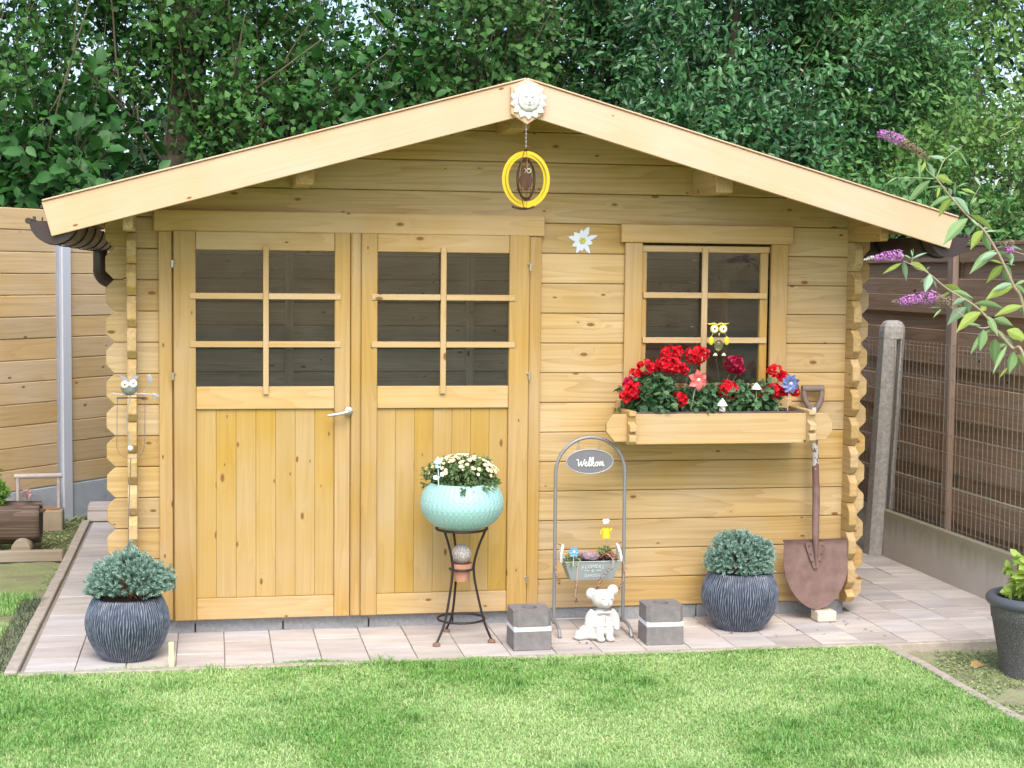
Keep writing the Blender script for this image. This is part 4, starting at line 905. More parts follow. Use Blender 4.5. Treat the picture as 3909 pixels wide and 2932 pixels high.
def crackle():
    M, t, b, N, L = mat('crackle_glass'); tc = N('ShaderNodeTexCoord'); vo = N('ShaderNodeTexVoronoi', i_Scale=130., feature='DISTANCE_TO_EDGE'); L(tc.outputs['Object'], vo.inputs['Vector'])
    n1 = N('ShaderNodeTexNoise', i_Scale=60.); L(tc.outputs['Object'], n1.inputs['Vector'])
    mx = N('ShaderNodeMix', data_type='RGBA'); mx.inputs[6].default_value = (.80, .77, .74, 1); mx.inputs[7].default_value = (.33, .25, .22, 1); rm = N('ShaderNodeMapRange'); rm.inputs[2].default_value = .25; L(vo.outputs['Distance'], rm.inputs[0]); L(rm.outputs[0], mx.inputs[0]); L(mx.outputs[2], b.inputs['Base Color'])
    b.inputs['Roughness'].default_value = .08; b.inputs['Transmission Weight'].default_value = .35; bp = N('ShaderNodeBump', i_Strength=.8, i_Distance=.004); L(vo.outputs['Distance'], bp.inputs['Height']); L(bp.outputs[0], b.inputs['Normal']); return M
tag(MB().ball((cx, cy, .393), .046, 24, 16).build('glass_ball', crackle(), smooth=True), 'clear crackled glass ball resting on the terracotta pot in the stand', 'glass ball')
# woven bowl: staggered bumps moulded in the wall
def woven_bowl(c):
    n, m_ = 264, 60; prof = catmull([(.095, 0, .512), (.125, 0, .526), (.160, 0, .556), (.183, 0, .600), (.184, 0, .640), (.170, 0, .680), (.150, 0, .708), (.142, 0, .716)], 8)
    aa = np.linspace(0, 2*PI, n, endpoint=False); V = []; k = len(prof)
    for i, p in enumerate(prof):
        f = i/(k-1); row = f*21
        bump = .0034*np.abs(np.sin(row*PI))*(.45+.55*np.cos(aa*44+(PI if int(row) % 2 else 0)+1.0*np.sin(row*PI)))
        if i > k-4: bump = bump*0
        q = p.x+bump; V.append(np.stack([c[0]+q*np.cos(aa), c[1]+q*np.sin(aa), np.full(n, p.z)], 1))
    for rr, z in ((.137, .716), (.134, .71), (.140, .68)): V.append(np.stack([c[0]+rr*np.cos(aa), c[1]+rr*np.sin(aa), np.full(n, z)], 1))
    V = [np.stack([c[0]+.02*np.cos(aa), c[1]+.02*np.sin(aa), np.full(n, .512)], 1)]+V
    kk = len(V); j = np.arange(n); F = np.vstack([np.stack([i*n+j, i*n+(j+1) % n, (i+1)*n+(j+1) % n, (i+1)*n+j], 1) for i in range(kk-1)])
    return fast_mesh('bowl', np.vstack(V), F, smooth=True)
bw = thing('bowl_planter', (cx, cy, .512), 'round turquoise woven plastic bowl planter on top of the iron stand', 'planter')
link('bowl', woven_bowl((cx, cy)), TURQ, bw); MB().lathe([(.138, .690), (.05, .702), (.005, .704)], 24, T((cx, cy, 0))).build('compost', SOIL, bw, smooth=True)
fp = thing('flowering_plant', (cx, cy, .70), 'bushy plant with many small pale yellow flowers in the turquoise bowl', 'plant')
LV = leafm('marguerite_leaves', (.08, .15, .05), (.22, .32, .13), trans=.25)
(V, F, t_), a_, b_ = twig_cloud((cx, cy, .735), (.138, .125, .064), 260, 13, .026, OVAL, lean=.9, tw_len=(.02, .05), seed=20, up=.6, spread=.006, shell=.25); link('foliage', fast_mesh('foliage', V, F, t_), LV, fp)
V, F = thin_tubes(np.array([[cx, cy, .70]])+RS.normal(size=(80, 3))*[.03, .03, .005], a_[:80], .0015, .001); link('stems', fast_mesh('stems', V, F), LV, fp)
def daisy(name, r, np_, cup=.15):
    mb = MB()
    for k in range(np_):
        a = 2*PI*k/np_; c_, s_ = cos(a), sin(a); w_ = r*1.9*PI/np_/2.2
        mb.add([(c_*r*.15, s_*r*.15, .001), (c_*r*.6-s_*w_, s_*r*.6+c_*w_, r*cup), (c_*r, s_*r, r*cup*1.1), (c_*r*.6+s_*w_, s_*r*.6-c_*w_, r*cup)], [(0, 1, 2, 3)])
    mb.ball((0, 0, .001), (r*.32, r*.32, r*.2), 8, 5); me = mb.mesh(name); return me
CREAM = plain('pale_yellow_petal', (.80, .66, .36), .6, var=.10, scale=80); CREAM2 = plain('white_yellow_petal', (.84, .76, .55), .6, var=.06, scale=80)
DM = [daisy('flower', .0135, 8), daisy('flower', .0145, 8, .3), daisy('flower', .012, 7)]
DM[0].materials.append(CREAM); DM[1].materials.append(CREAM2); DM[2].materials.append(CREAM)
rs = random.Random(4)
for k in range(190):
    a = rs.uniform(0, 2*PI); e = rs.uniform(.04, 1)**.85; ph = e*PI/2
    p = Vector((cx+.165*cos(ph)*cos(a)*(1 if e < .9 else 1), cy+.15*cos(ph)*sin(a), .743+.086*sin(ph)+rs.uniform(-.006, .012)))
    nrm = Vector((cos(ph)*cos(a), cos(ph)*sin(a)-.25, sin(ph)*.9+.35)).normalized()
    link('flower', DM[k % 3], None, fp, T(p) @ nrm.to_track_quat('Z', 'Y').to_matrix().to_4x4() @ RZ(rs.uniform(0, 6)) @ Matrix.Scale(rs.uniform(.6, .98), 4))
# birdhouse on a stick in the bowl
bh = thing('birdhouse_stake', (1.468, -.39, .70), 'tiny pale blue birdhouse on a forked stick in the turquoise bowl', 'garden ornament')
PB = plain('pale_blue_paint', (.62, .76, .80), .5, var=.04); bx, by = 1.4655, -.405
MB().tube([(bx+.004, by, .70), (bx+.002, by, .775), (bx, by, .796)], .0024, 6).build('stick', PB, bh, smooth=True)
MB().tube([(bx+.003, by, .745), (bx+.016, by, .765)], .0018, 6).build('twig', PB, bh)
MB().tube([(bx+.003, by, .735), (bx-.011, by, .752)], .0018, 6).build('twig', PB, bh)
MB().lathe([(.013, .794), (.014, .816)], 6, T((bx, by, 0))).build('house', PB, bh)
MB().lathe([(.021, .815), (.010, .829), (.001, .843)], 8, T((bx, by, 0))).build('roof', PB, bh)
MB().lathe([(.0035, 0), (.0035, .001)], 10, T((bx+.003, by-.0125, .806)) @ RX(PI/2)).build('entrance_hole', BLACKP, bh)
for (ox_, oz_) in ((-.012, .752), (.018, .766)):
    link('paper_flower', daisy('paper_flower', .012, 5), PB, bh, T((bx+ox_, by-.012, oz_)) @ RX(PI/2-.3))

# ---- arch with the welcome sign and the hanging trough
ay = -.215; axL, axR = 2.037, 2.364; R_ = (axR-axL)/2; zc = .902-R_
ar = thing('garden_arch', ((axL+axR)/2, ay, 0), 'grey tubular steel hoop standing by the shed wall, a sign and trough hung in it', 'arch')
hoop = [(axL, ay, .04), (axL, ay, .4), (axL, ay, zc)]+[(axL+R_-R_*cos(PI*i/20), ay, zc+R_*sin(PI*i/20)) for i in range(1, 20)]+[(axR, ay, zc), (axR, ay, .4), (axR, ay, .04)]
MB().tube(hoop, .0082, 10).build('hoop', ARCHM, ar, smooth=True)
for x, dy in ((axL, 0), (axR, -.03)):
    MB().tube([(x, ay+.11+dy, .004), (x, ay+.10+dy, .03), (x, ay+.05+dy, .052), (x, ay-.06+dy, .05), (x, ay-.115+dy, .035), (x+.002, ay-.13+dy, .004)], .0085, 8).build('foot', ARCHM, ar, smooth=True)
MB().tube([(axL, ay+.02, .055), (axR, ay+.02, .055)], .005, 8).build('crossbar', ARCHM, ar, smooth=True)
sg = thing('welcome_sign', (2.196, ay, .79), 'oval dark grey sign reading Welkom in white script, hung in the hoop', 'sign')
SIGNM = plain('slate_grey_paint', (.165, .165, .18), .55, var=.04); RIMM = plain('sign_rim_grey', (.34, .34, .36), .45, var=.05)
MB().lathe([(1, -.004), (1, .004)], 48, T((2.196, ay, .79)) @ RX(PI/2) @ Matrix.Diagonal((.109, .055, 1, 1))).build('plate', SIGNM, sg)
MB().tube([(2.196+.110*cos(2*PI*i/48), ay-.004, .79+.056*sin(2*PI*i/48)) for i in range(49)], .003, 6).build('rim', RIMM, sg, smooth=True)
W_ = [[(0, .95), (.15, 1.05), (.25, .9), (.3, .4), (.4, .03), (.55, .35), (.66, .72), (.72, .35), (.84, .03), (1.02, .45), (1.12, .95), (1.25, 1.02)],
      [(1.25, .3), (1.45, .42), (1.52, .58), (1.4, .68), (1.28, .5), (1.3, .15), (1.45, .02), (1.62, .1), (1.78, .35), (1.98, .85), (2.02, 1.25), (1.92, 1.36), (1.84, 1.1), (1.84, .3), (1.93, .02), (2.08, .15), (2.3, .75), (2.42, 1.25), (2.33, 1.36), (2.24, 1.1), (2.22, .5), (2.2, 0)],
      [(2.22, .32), (2.42, .64), (2.55, .6), (2.5, .42), (2.32, .36), (2.5, .08), (2.64, .02), (2.8, .25)],
      [(3.0, .66), (2.84, .5), (2.84, .15), (2.98, .02), (3.14, .15), (3.14, .5), (3.0, .67), (3.15, .56), (3.34, .6), (3.4, .05)],
      [(3.4, .38), (3.52, .65), (3.62, .55), (3.64, .05)], [(3.64, .38), (3.76, .65), (3.87, .55), (3.89, .15), (3.99, .03), (4.12, .2)]]
lt = MB(); k = .132/4.1
for s_ in W_: lt.tube(catmull([(2.131+p[0]*k+.10*k*p[1], ay-.0058, .7685+p[1]*k*.92) for p in s_], 5), .0026, 6, flat=None)
lt.build('lettering', WHITE, sg, smooth=True)
for x in (2.142, 2.243):
    MB().tube([(x, ay, .79+.048), (x-.004, ay, .852), (x+.003, ay, .862), (x, ay, .868), (x, ay, .885)], .0016, 6).build('hook', ARCHM, sg)
    MB().ring((0, 0, 0), .008, .0013, 14, 5, T((x, ay, .853)) @ RX(PI/2)).build('link', ARCHM, sg)
ZINC = plain('galvanised_zinc', (.33, .37, .375), .5, .25, var=.10, scale=24); tg = thing('flower_trough', (2.202, ay, .247), 'small galvanised trough lettered FLOWERS and GARDEN hung between the hoop legs', 'trough')
tx0, tx1, tb0, tb1, tz0, tz1, td = 2.073, 2.335, 2.105, 2.303, .248, .336, .065
def tr_shell(i, top): 
    return [(tb0+i, ay-td*.72+i, tz0+i), (tb1-i, ay-td*.72+i, tz0+i), (tb1-i, ay+td*.72-i, tz0+i), (tb0+i, ay+td*.72-i, tz0+i), (tx0+i, ay-td+i, top), (tx1-i, ay-td+i, top), (tx1-i, ay+td-i, top), (tx0+i, ay+td-i, top)]
mb = MB().add(tr_shell(0, tz1)+tr_shell(.003, tz1), [(3, 2, 1, 0), (0, 1, 5, 4), (1, 2, 6, 5), (2, 3, 7, 6), (3, 0, 4, 7), (8, 9, 10, 11), (8, 12, 13, 9), (9, 13, 14, 10), (10, 14, 15, 11), (11, 15, 12, 8), (4, 5, 13, 12), (5, 6, 14, 13), (6, 7, 15, 14), (7, 4, 12, 15)])
mb.build('trough', ZINC, tg)
MB().tube([(tx0, ay-td, tz1), (tx1, ay-td, tz1), (tx1, ay+td, tz1), (tx0, ay+td, tz1), (tx0, ay-td, tz1)], .0028, 6).build('rim', ZINC, tg)
MB().box((2.204, ay, .318), (.245, .112, .012)).build('compost', SOIL, tg)
def text_mesh(s_, size):
    c = bpy.data.curves.new('lettering', 'FONT'); c.body = s_; c.size = size; c.align_x = 'CENTER'; c.extrude = .0004; c.offset = size*.012
    o = bpy.data.objects.new('lettering', c); COL.objects.link(o); bpy.context.view_layer.update()
    me = bpy.data.meshes.new_from_object(o.evaluated_get(bpy.context.evaluated_depsgraph_get())); COL.objects.unlink(o); bpy.data.objects.remove(o); return me
PRINT = plain('pale_print', (.56, .60, .60), .6, var=.1)
tilt = math.atan2(td*.28, tz1-tz0); tf = lambda x, z: (x, ay-td*.72-(z-tz0)/(tz1-tz0)*td*.28-.0012, z)
for i, ch in enumerate('FLOWERS'):
    u = (i-3)/3; x = 2.204+u*.047; z = .3065-.006*u*u
    link('lettering', text_mesh(ch, .023), PRINT, tg, T(tf(x, z)) @ RY(u*.16) @ RX(PI/2+tilt*0+.2))
link('lettering', text_mesh('&', .018), PRINT, tg, T(tf(2.204, .288)) @ RX(PI/2+.2))
for x in (2.176, 2.232): MB().box((0, 0, 0), (.024, .0008, .0022)).build('dash', PRINT, tg, mtx=T(tf(x, .294)))
link('lettering', text_mesh('GARDEN', .0185), PRINT, tg, T(tf(2.204, .2635)) @ RX(PI/2+.2))
ROPE = plain('white_rope', (.62, .58, .53), .9, var=.25, scale=60)
for s_, x in ((-1, 2.068), (1, 2.338)):
    top = (x-s_*.006, ay, .402)
    base = catmull([(x+s_*.006, ay-.03, .330), (x+s_*.006, ay-.022, .36), top, (x+s_*.004, ay+.022, .36), (x+s_*.004, ay+.03, .33)], 10)
    r = MB(); L_ = len(base)
    for ph in (0, 2*PI/3, 4*PI/3):
        r.tube([p+Vector((cos(i*.9+ph)*.0036, 0, sin(i*.9+ph)*.0036)) for i, p in enumerate(base)], .0042, 6)
    r.build('rope_handle', ROPE, tg, smooth=True)
    MB().tube([(axL if s_ < 0 else axR, ay, .408), ((axL if s_ < 0 else axR)-s_*.012, ay, .412), top, (x-s_*.010, ay, .395)], .0016, 6).build('wire_hook', IRON, tg)
# plants in the trough
ec = thing('echeveria', (2.195, ay-.01, .325), 'large mauve rosette succulent in the middle of the zinc trough', 'succulent')
def echm():
    M, t, b, N, L = mat('mauve_succulent'); at_ = N('ShaderNodeAttribute', attribute_name='tint'); mx = N('ShaderNodeMix', data_type='RGBA'); mx.inputs[6].default_value = (.34, .25, .29, 1); mx.inputs[7].default_value = (.52, .36, .44, 1); L(at_.outputs['Fac'], mx.inputs[0]); L(mx.outputs[2], b.inputs['Base Color']); b.inputs['Roughness'].default_value = .55; b.inputs['Subsurface Weight'].default_value = 0; return M
ECM = echm(); gr = 2.39996
for k in range(46):
    f = k/45; el = 1.35-1.15*f; ln = .022+.038*f; a = k*gr; wd = ln*.42
    me = bpy.data.meshes.new('succulent_leaf'); vs = []
    prof = [(0, .25), (.35, .8), (.7, 1), (.88, .7), (1, .05)]
    for (u, w_) in prof: vs += [(u*ln, -wd*w_, .18*wd*w_+u*u*ln*.12), (u*ln, 0, -.16*wd*w_+u*u*ln*.12), (u*ln, wd*w_, .18*wd*w_+u*u*ln*.12), (u*ln, 0, .14*wd*w_+u*u*ln*.12)]
    fs = [(i*4+j, i*4+(j+1) % 4, (i+1)*4+(j+1) % 4, (i+1)*4+j) for i in range(4) for j in range(4)]
    me.from_pydata(vs, [], fs)
    for p in me.polygons: p.use_smooth = True
    aa = me.attributes.new('tint', 'FLOAT', 'POINT'); aa.data.foreach_set('value', np.array([v for (u, _) in prof for v in [.15+.85*(1-u)]*4], np.float32))
    link('leaf', me, ECM, ec, T((2.195+.008*f*cos(a), ay-.012+.008*f*sin(a), .343-.012*f)) @ RZ(a) @ RY(-el))
SED = leafm('red_green_stonecrop', (.16, .055, .04), (.36, .17, .10), trans=.1); SEDG = leafm('green_stonecrop', (.13, .2, .05), (.33, .38, .16), trans=.1)
def tuft(name, label, c, ax, n, size, m_, seed, cat='succulent', tmpl=BROADL, nl=8):
    t = thing(name, c, label, cat); (V, F, tt), a_, b_ = twig_cloud(c, ax, n, nl, size, tmpl, lean=.9, tw_len=(.01, .025), seed=seed, up=.5, spread=.004, shell=.2)
    link('foliage', fast_mesh('foliage', V, F, tt), m_, t); V, F = thin_tubes(a_, b_, .001, .0006); link('stems', fast_mesh('stems', V, F), m_, t); return t
tuft('stonecrop', 'reddish stonecrop filling the right end of the zinc trough', (2.287, ay-.01, .336), (.036, .05, .026), 60, .012, SED, 51)
tuft('stonecrop', 'small green stonecrop at the left end of the zinc trough', (2.115, ay-.03, .334), (.026, .03, .018), 40, .013, SEDG, 52)
tuft('stonecrop', 'pale green sprig behind the reddish stonecrop in the trough', (2.285, ay+.03, .362), (.024, .02, .02), 26, .015, SEDG, 53)
# trailing stems
tw = thing('trailing_succulent', (2.25, ay-.03, .335), 'thin pinkish stems with tiny dried leaves trailing over the front of the trough', 'succulent')
STM = plain('pink_stem', (.58, .38, .28), .6, var=.15); DRY = leafm('dried_rosette', (.12, .04, .03), (.25, .10, .07), trans=.05)
ts = [[(2.245, ay-.03, .345), (2.262, ay-.07, .372), (2.290, ay-.085, .350), (2.292, ay-.09, .318), (2.268, ay-.085, .295), (2.24, ay-.082, .262), (2.222, ay-.083, .222), (2.215, ay-.085, .205)],
      [(2.16, ay-.03, .345), (2.12, ay-.06, .378), (2.06, ay-.07, .375), (2.035, ay-.06, .35), (2.032, ay-.05, .30), (2.045, ay-.05, .25), (2.052, ay-.05, .235)],
      [(2.14, ay-.07, .34), (2.128, ay-.082, .32), (2.125, ay-.08, .25), (2.118, ay-.08, .18), (2.123, ay-.08, .155)],
      [(2.32, ay-.03, .34), (2.345, ay-.06, .335), (2.352, ay-.06, .29), (2.345, ay-.06, .23), (2.33, ay-.05, .205)]]
dv = []
for p in ts:
    q = catmull(p, 6); MB().tube(q, .0014, 6).build('stem', STM, tw, smooth=True)
    for s_ in q[len(q)//2:]:
        for j in range(3): dv.append(s_+Vector([random.gauss(0, .003) for _ in range(3)]))
dv = np.array([tuple(v) for v in dv]); n = len(dv); V, F, tt = leaves(dv, unit(n), unit(n), np.full(n, .0085), BROADL, ry(n)); link('dry_leaves', fast_mesh('dry_leaves', V, F, tt), DRY, tw)
bf = thing('flower_stake', (2.107, ay-.075, .33), 'blue felt flower with pale centre stuck in the left end of the trough', 'garden ornament')
BLU = plain('blue_enamel', (.10, .32, .72), .5, var=.12)
mb = MB()
for k in range(6):
    a = 2*PI*k/6; mb.add([(0, 0, 0), (.018*cos(a-.5), .018*sin(a-.5), .004), (.026*cos(a), .026*sin(a), .002), (.018*cos(a+.5), .018*sin(a+.5), .004)], [(0, 1, 2, 3)])
mb.build('petals', BLU, bf, mtx=T((2.108, ay-.082, .386)) @ RX(PI/2-.2)); MB().ball((2.108, ay-.087, .387), (.007, .004, .007), 12, 8).build('centre', plain('pale_centre', (.7, .75, .55), .6), bf, smooth=True)
MB().tube([(2.108, ay-.075, .32), (2.108, ay-.079, .385)], .0015, 6).build('stick', WHITE, bf)
wc = thing('watering_can_stake', (2.28, ay+.005, .33), 'yellow toy watering can with a white butterfly on a wire in the trough', 'garden ornament')
MB().tube([(2.282, ay, .33), (2.28, ay, .43), (2.283, ay, .52), (2.288, ay, .535)], .001, 5).build('wire', STEEL, wc)
MB().lathe([(.0215, .435), (.019, .455), (.0165, .478), (.014, .477), (.015, .46)], 20, T((2.278, ay, 0))).build('can', YEL, wc, smooth=True)
MB().tube([(2.262, ay, .455), (2.252, ay, .45), (2.256, ay, .47), (2.264, ay, .474)], .003, 6).build('can_handle', YEL, wc, smooth=True)
MB().tube([(2.294, ay, .462), (2.302, ay, .474), (2.306, ay, .478)], .004, 8).build('spout', YEL, wc, smooth=True)
mb = MB()
for a, s_ in ((2.4, .013), (.8, .012), (3.7, .010), (-.3, .009)): mb.ball((2.279+s_*cos(a)*.8, ay, .508+s_*sin(a)*.8), (s_*.75, .0012, s_*.65), 10, 6)
mb.build('butterfly', WHITE, wc, smooth=True)

# ---- white bear figurine: one solid cast
def bear():
    mb = MB()
    def B(c, r, n=20, m_=14): mb.ball(c, r, n, m_)
    B((0, 0, .085), (.050, .040, .058)); B((0, -.004, .062), (.054, .044, .04)); B((.002, -.008, .187), (.053, .046, .044)); B((.008, -.044, .172), (.028, .026, .022)); B((.010, -.066, .180), (.008, .006, .006))
    B((.0, -.03, .196), (.034, .026, .02)); B((-.004, -.006, .206), (.046, .038, .024))
    for s in (-1, 1):
        B((s*.050-.0, .002, .222 if s > 0 else .210), (.027, .017, .027))
        B((s*.022, -.045, .04), (.021, .022, .040)); B((s*.022, -.062, .012), (.020, .028, .014))
        mb.tube(catmull([(s*.038, 0, .128), (s*.058, -.005, .10), (s*.066, -.01, .06), (s*.062, -.014, .04)], 4), [.018, .02, .021, .022, .022, .021, .02, .02, .019, .018, .018, .017, .016], 10)
    # jacket hem, collar
    B((.0, -.006, .060), (.056, .043, .02)); B((-.018, -.038, .130), (.016, .008, .009)); B((.018, -.039, .129), (.016, .008, .009)); B((0, -.041, .129), (.006, .006, .006))
    # the rock he sits against
    B((-.062, .0, .034), (.048, .040, .036)); B((-.088, -.002, .022), (.042, .036, .026)); B((-.042, -.012, .020), (.045, .04, .022)); B((-.105, -.006, .012), (.03, .03, .014)); B((-.03, .005, .05), (.05, .04, .036))
    me = mb.mesh('bear'); o = bpy.data.objects.new('bear_tmp', me); COL.objects.link(o)
    r = o.modifiers.new('r', 'REMESH'); r.mode = 'VOXEL'; r.voxel_size = .0026; s = o.modifiers.new('s', 'SMOOTH'); s.iterations = 2; s.factor = .5
    bpy.context.view_layer.update(); e = o.evaluated_get(bpy.context.evaluated_depsgraph_get()); out = bpy.data.meshes.new_from_object(e); COL.objects.unlink(o); bpy.data.objects.remove(o)
    for p in out.polygons: p.use_smooth = True
    return out
bo = thing('bear_figurine', (2.226, -.368, 0), 'white stone bear figurine in a jacket sitting on the paving under the hanging trough', 'figurine')
bme = bear(); link('body', bme, BEARM, bo, T((2.226, -.368, 0)) @ RZ(.05) @ Matrix.Diagonal((1., 1, .985, 1)))
FACE = plain('carved_line', (.30, .27, .24), .9)
fc = MB(); M_ = T((2.226, -.368, 0)) @ RZ(.05)
for s in (-1, 1):
    fc.tube(catmull([(.008+s*.012, -.058, .187), (.008+s*.020, -.054, .190), (.008+s*.028, -.047, .187)], 4), .0012, 5, M=M_)
fc.tube(catmull([(-.006, -.067, .164), (.002, -.0705, .161), (.009, -.0715, .164), (.017, -.0705, .161), (.024, -.066, .164)], 4), .0012, 5, M=M_); fc.tube([(.009, -.0735, .175), (.009, -.072, .164)], .001, 5, M=M_)
fc.tube(catmull([(-.05, -.030, .062), (-.02, -.049, .058), (0, -.052, .066), (.02, -.050, .058), (.05, -.032, .062)], 4), .0016, 5, M=M_)
fc.tube(catmull([(0, -.047, .122), (.002, -.050, .1), (0, -.052, .07)], 4), .0012, 5, M=M_)
fc.build('carving', FACE, bo, smooth=True)

# ---- spade leaning on the wall, standing on a stone block
bs = MB().box((0, 0, 0), (.098, .088, .053)).build('stone_block', plain('pale_limestone', (.62, .56, .46), .9, var=.14, scale=30, bump=.6), bevel=.006, mtx=T((3.375, -.158, .0275)) @ RZ(.05)); tag(bs, 'small pale limestone block under the tip of the spade', 'stone')
RUST = plain('rusty_steel', (.195, .122, .105), .75, .1, var=.38, scale=18, bump=.35, bscale=160); RUSTD = plain('dark_rust', (.08, .04, .04), .8, var=.3)
def shaftm():
    M, t, b, N, L = mat('flaking_painted_shaft'); tc = N('ShaderNodeTexCoord'); n1 = N('ShaderNodeTexNoise', i_Scale=28., i_Detail=4.); L(tc.outputs['Object'], n1.inputs['Vector']); sp = N('ShaderNodeSeparateXYZ'); L(tc.outputs['Object'], sp.inputs[0])
    rm = N('ShaderNodeMapRange'); rm.inputs[1].default_value = .63; rm.inputs[2].default_value = .75; L(sp.outputs['Z'], rm.inputs[0])
    gt = N('ShaderNodeMath', operation='MULTIPLY'); L(rm.outputs[0], gt.inputs[0]); L(n1.outputs['Fac'], gt.inputs[1]); g2 = N('ShaderNodeMath', operation='GREATER_THAN'); g2.inputs[1].default_value = .47; L(gt.outputs[0], g2.inputs[0])
    mx = N('ShaderNodeMix', data_type='RGBA'); mx.inputs[6].default_value = (.19, .095, .085, 1); mx.inputs[7].default_value = (.58, .55, .52, 1); L(g2.outputs[0], mx.inputs[0]); L(mx.outputs[2], b.inputs['Base Color']); b.inputs['Roughness'].default_value = .65; return M
sp_ = thing('spade', (3.352, -.15, .055), 'old rusty round-pointed spade with flaking shaft leaning on the wall at the right corner', 'spade')
lean = math.atan2(.115, 1.07); SM_ = T((3.338, -.16, .054)) @ RZ(-.03) @ RX(-lean) @ RY(-.012)
def blade():
    nx, nz = 24, 22; V = []
    for j in range(nz+1):
        v = j/nz; z = v*.335
        hw_ = .160*(1-(1-min(1, v/.70))**2.1)**.62 if v < .70 else .160-.006*(v-.7)
        for i in range(nx+1):
            u = -1+2*i/nx; x = u*hw_+.012*(v-.5)*0
            y = .018*(u*u)*-1*(.4+.6*v)+.010*v - (.010 if v > .97 else 0)
            V.append((x, y, z))
    V = np.array(V); n1 = nx+1
    i = (np.arange(nz)[:, None]*n1+np.arange(nx)[None]).ravel(); F = np.stack([i, i+1, i+n1+1, i+n1], 1)
    k = len(V); V2 = V+np.array([0, .003, 0]); F2 = F[:, ::-1]+k
    return fast_mesh('blade', np.vstack([V, V2]), np.vstack([F, F2]), smooth=True)
link('blade', blade(), RUST, sp_, SM_)
MB().tube([(-.158, .0, .335), (-.06, .008, .333), (0, .012, .333), (.06, .008, .333), (.158, .0, .335)], .0045, 8, M=SM_).build('tread', RUSTD, sp_, smooth=True)
MB().prism([(-.05, .325), (-.047, .30), (-.012, .20), (0, .19), (.012, .20), (.044, .30), (.046, .325)], -.006, -.0025, M=SM_).build('strap_plate', RUST, sp_)
soc = MB().tube(catmull([(0, -.008, .215), (0, -.013, .27), (-.002, -.016, .34), (0.002, -.01, .42), (.012, .004, .52), (.014, .006, .60)], 5), [.004+.014*min(1, i/12) for i in range(26)], 12, M=SM_); soc.build('socket', RUST, sp_, smooth=True)
mb = MB()
for x, z in ((-.034, .305), (.034, .305), (-.026, .268), (.028, .268), (-.018, .232), (.018, .232), (0, .2)): mb.ball((x, -.008, z), (.0042, .003, .0042), 8, 6, M=SM_)
mb.build('rivets', RUSTD, sp_, smooth=True)
MB().tube(catmull([(.014, .006, .59), (.013, .006, .8), (.010, .006, .97)], 6), .0165, 12, M=SM_).build('shaft', shaftm(), sp_, smooth=True)
HW = plain('grey_brown_grip', (.19, .145, .12), .7, var=.2, scale=40, bump=.3)
mb = MB().tube(catmull([(.010, .006, .945), (-.016, .006, .98), (-.033, .006, 1.02), (-.035, .006, 1.06)], 4), .0135, 10, M=SM_); mb.tube(catmull([(.010, .006, .945), (.036, .006, .98), (.053, .006, 1.02), (.055, .006, 1.06)], 4), .0135, 10, M=SM_)
mb.tube([(-.044, .006, 1.062), (.064, .006, 1.062)], .017, 12, M=SM_); mb.build('grip', HW, sp_, smooth=True)

# ---- yellow peg in the lawn edge
tag(MB().box((0, 0, 0), (.021, .02, .125)).build('marker_peg', plain('yellow_plastic', (.72, .69, .40), .5, var=.04), bevel=.002, mtx=T((.3205, -.612, .04))), 'short pale yellow peg standing at the lawn edge beside the left planter', 'peg')

# ================================================================== FLOWER BOX CONTENTS
def zb(x, y, Y): return at(2300+x/2.4578, 1150+y/2.4578, Y)
GER = leafm('geranium_leaves', (.035, .10, .038), (.13, .25, .11), rough=.55, trans=.18)
REDM = leafm('geranium_red', (.46, .004, .016), (.86, .014, .035), rough=.5, trans=.2, spec=.3)
MAGM = leafm('geranium_crimson', (.24, .003, .030), (.52, .012, .075), rough=.5, trans=.2, spec=.3)
GSTEM = plain('geranium_stem', (.10, .17, .05), .6, var=.2)
PETAL = (np.array([(0, 0, 0), (.05, .42, .14), (.5, .55, .10), (.95, .35, .12), (.95, -.35, .12), (.5, -.55, .10), (.05, -.42, .14), (.42, 0, -.02), (1., 0, .03)]),
         np.array([(0, 7, 1), (1, 7, 2), (2, 7, 3), (3, 7, 8), (8, 7, 4), (4, 7, 5), (5, 7, 6), (6, 7, 0)]))
def flower_head(c, rx, rz, seed, M_, parent, soil):
    rs = np.random.RandomState(seed); n = max(18, int(34*rx*rz/(.036*.03)))
    d = rs.normal(size=(n, 3)); d[:, 1] -= .35; d /= np.linalg.norm(d, axis=1, keepdims=True)
    p = np.array(c)+d*np.array([rx, (rx+rz)/2, rz])*(.72+.28*rs.rand(n))[:, None]
    C, D, NN, sz, tt = [], [], [], [], []
    for i in range(n):
        a = np.cross(d[i], [.2, .3, .9]); a /= np.linalg.norm(a); b_ = np.cross(d[i], a); w0 = rs.rand()*6; tn = rs.rand()
        for k in range(5):
            an = w0+2*PI*k/5; e = a*cos(an)+b_*sin(an)
            C.append(p[i]); D.append(e+d[i]*(.35+.4*rs.rand())); NN.append(d[i]+rs.normal(size=3)*.35); sz.append(.0125*(.8+.5*rs.rand())); tt.append(np.clip(.15+.6*tn+.35*rs.rand(), 0, 1))
    V, F, t = leaves(np.array(C), np.array(D), np.array(NN), np.array(sz), PETAL, np.array(tt))
    h = link('flower_head', fast_mesh('flower_head', V, F, t), M_, parent)
    c = Vector(c); s = Vector(soil)
    MB().tube(catmull([s, s.lerp(c, .5)+Vector((0, .01, .015)), c], 4), .0018, 5).build('stalk', GSTEM, h, smooth=True)
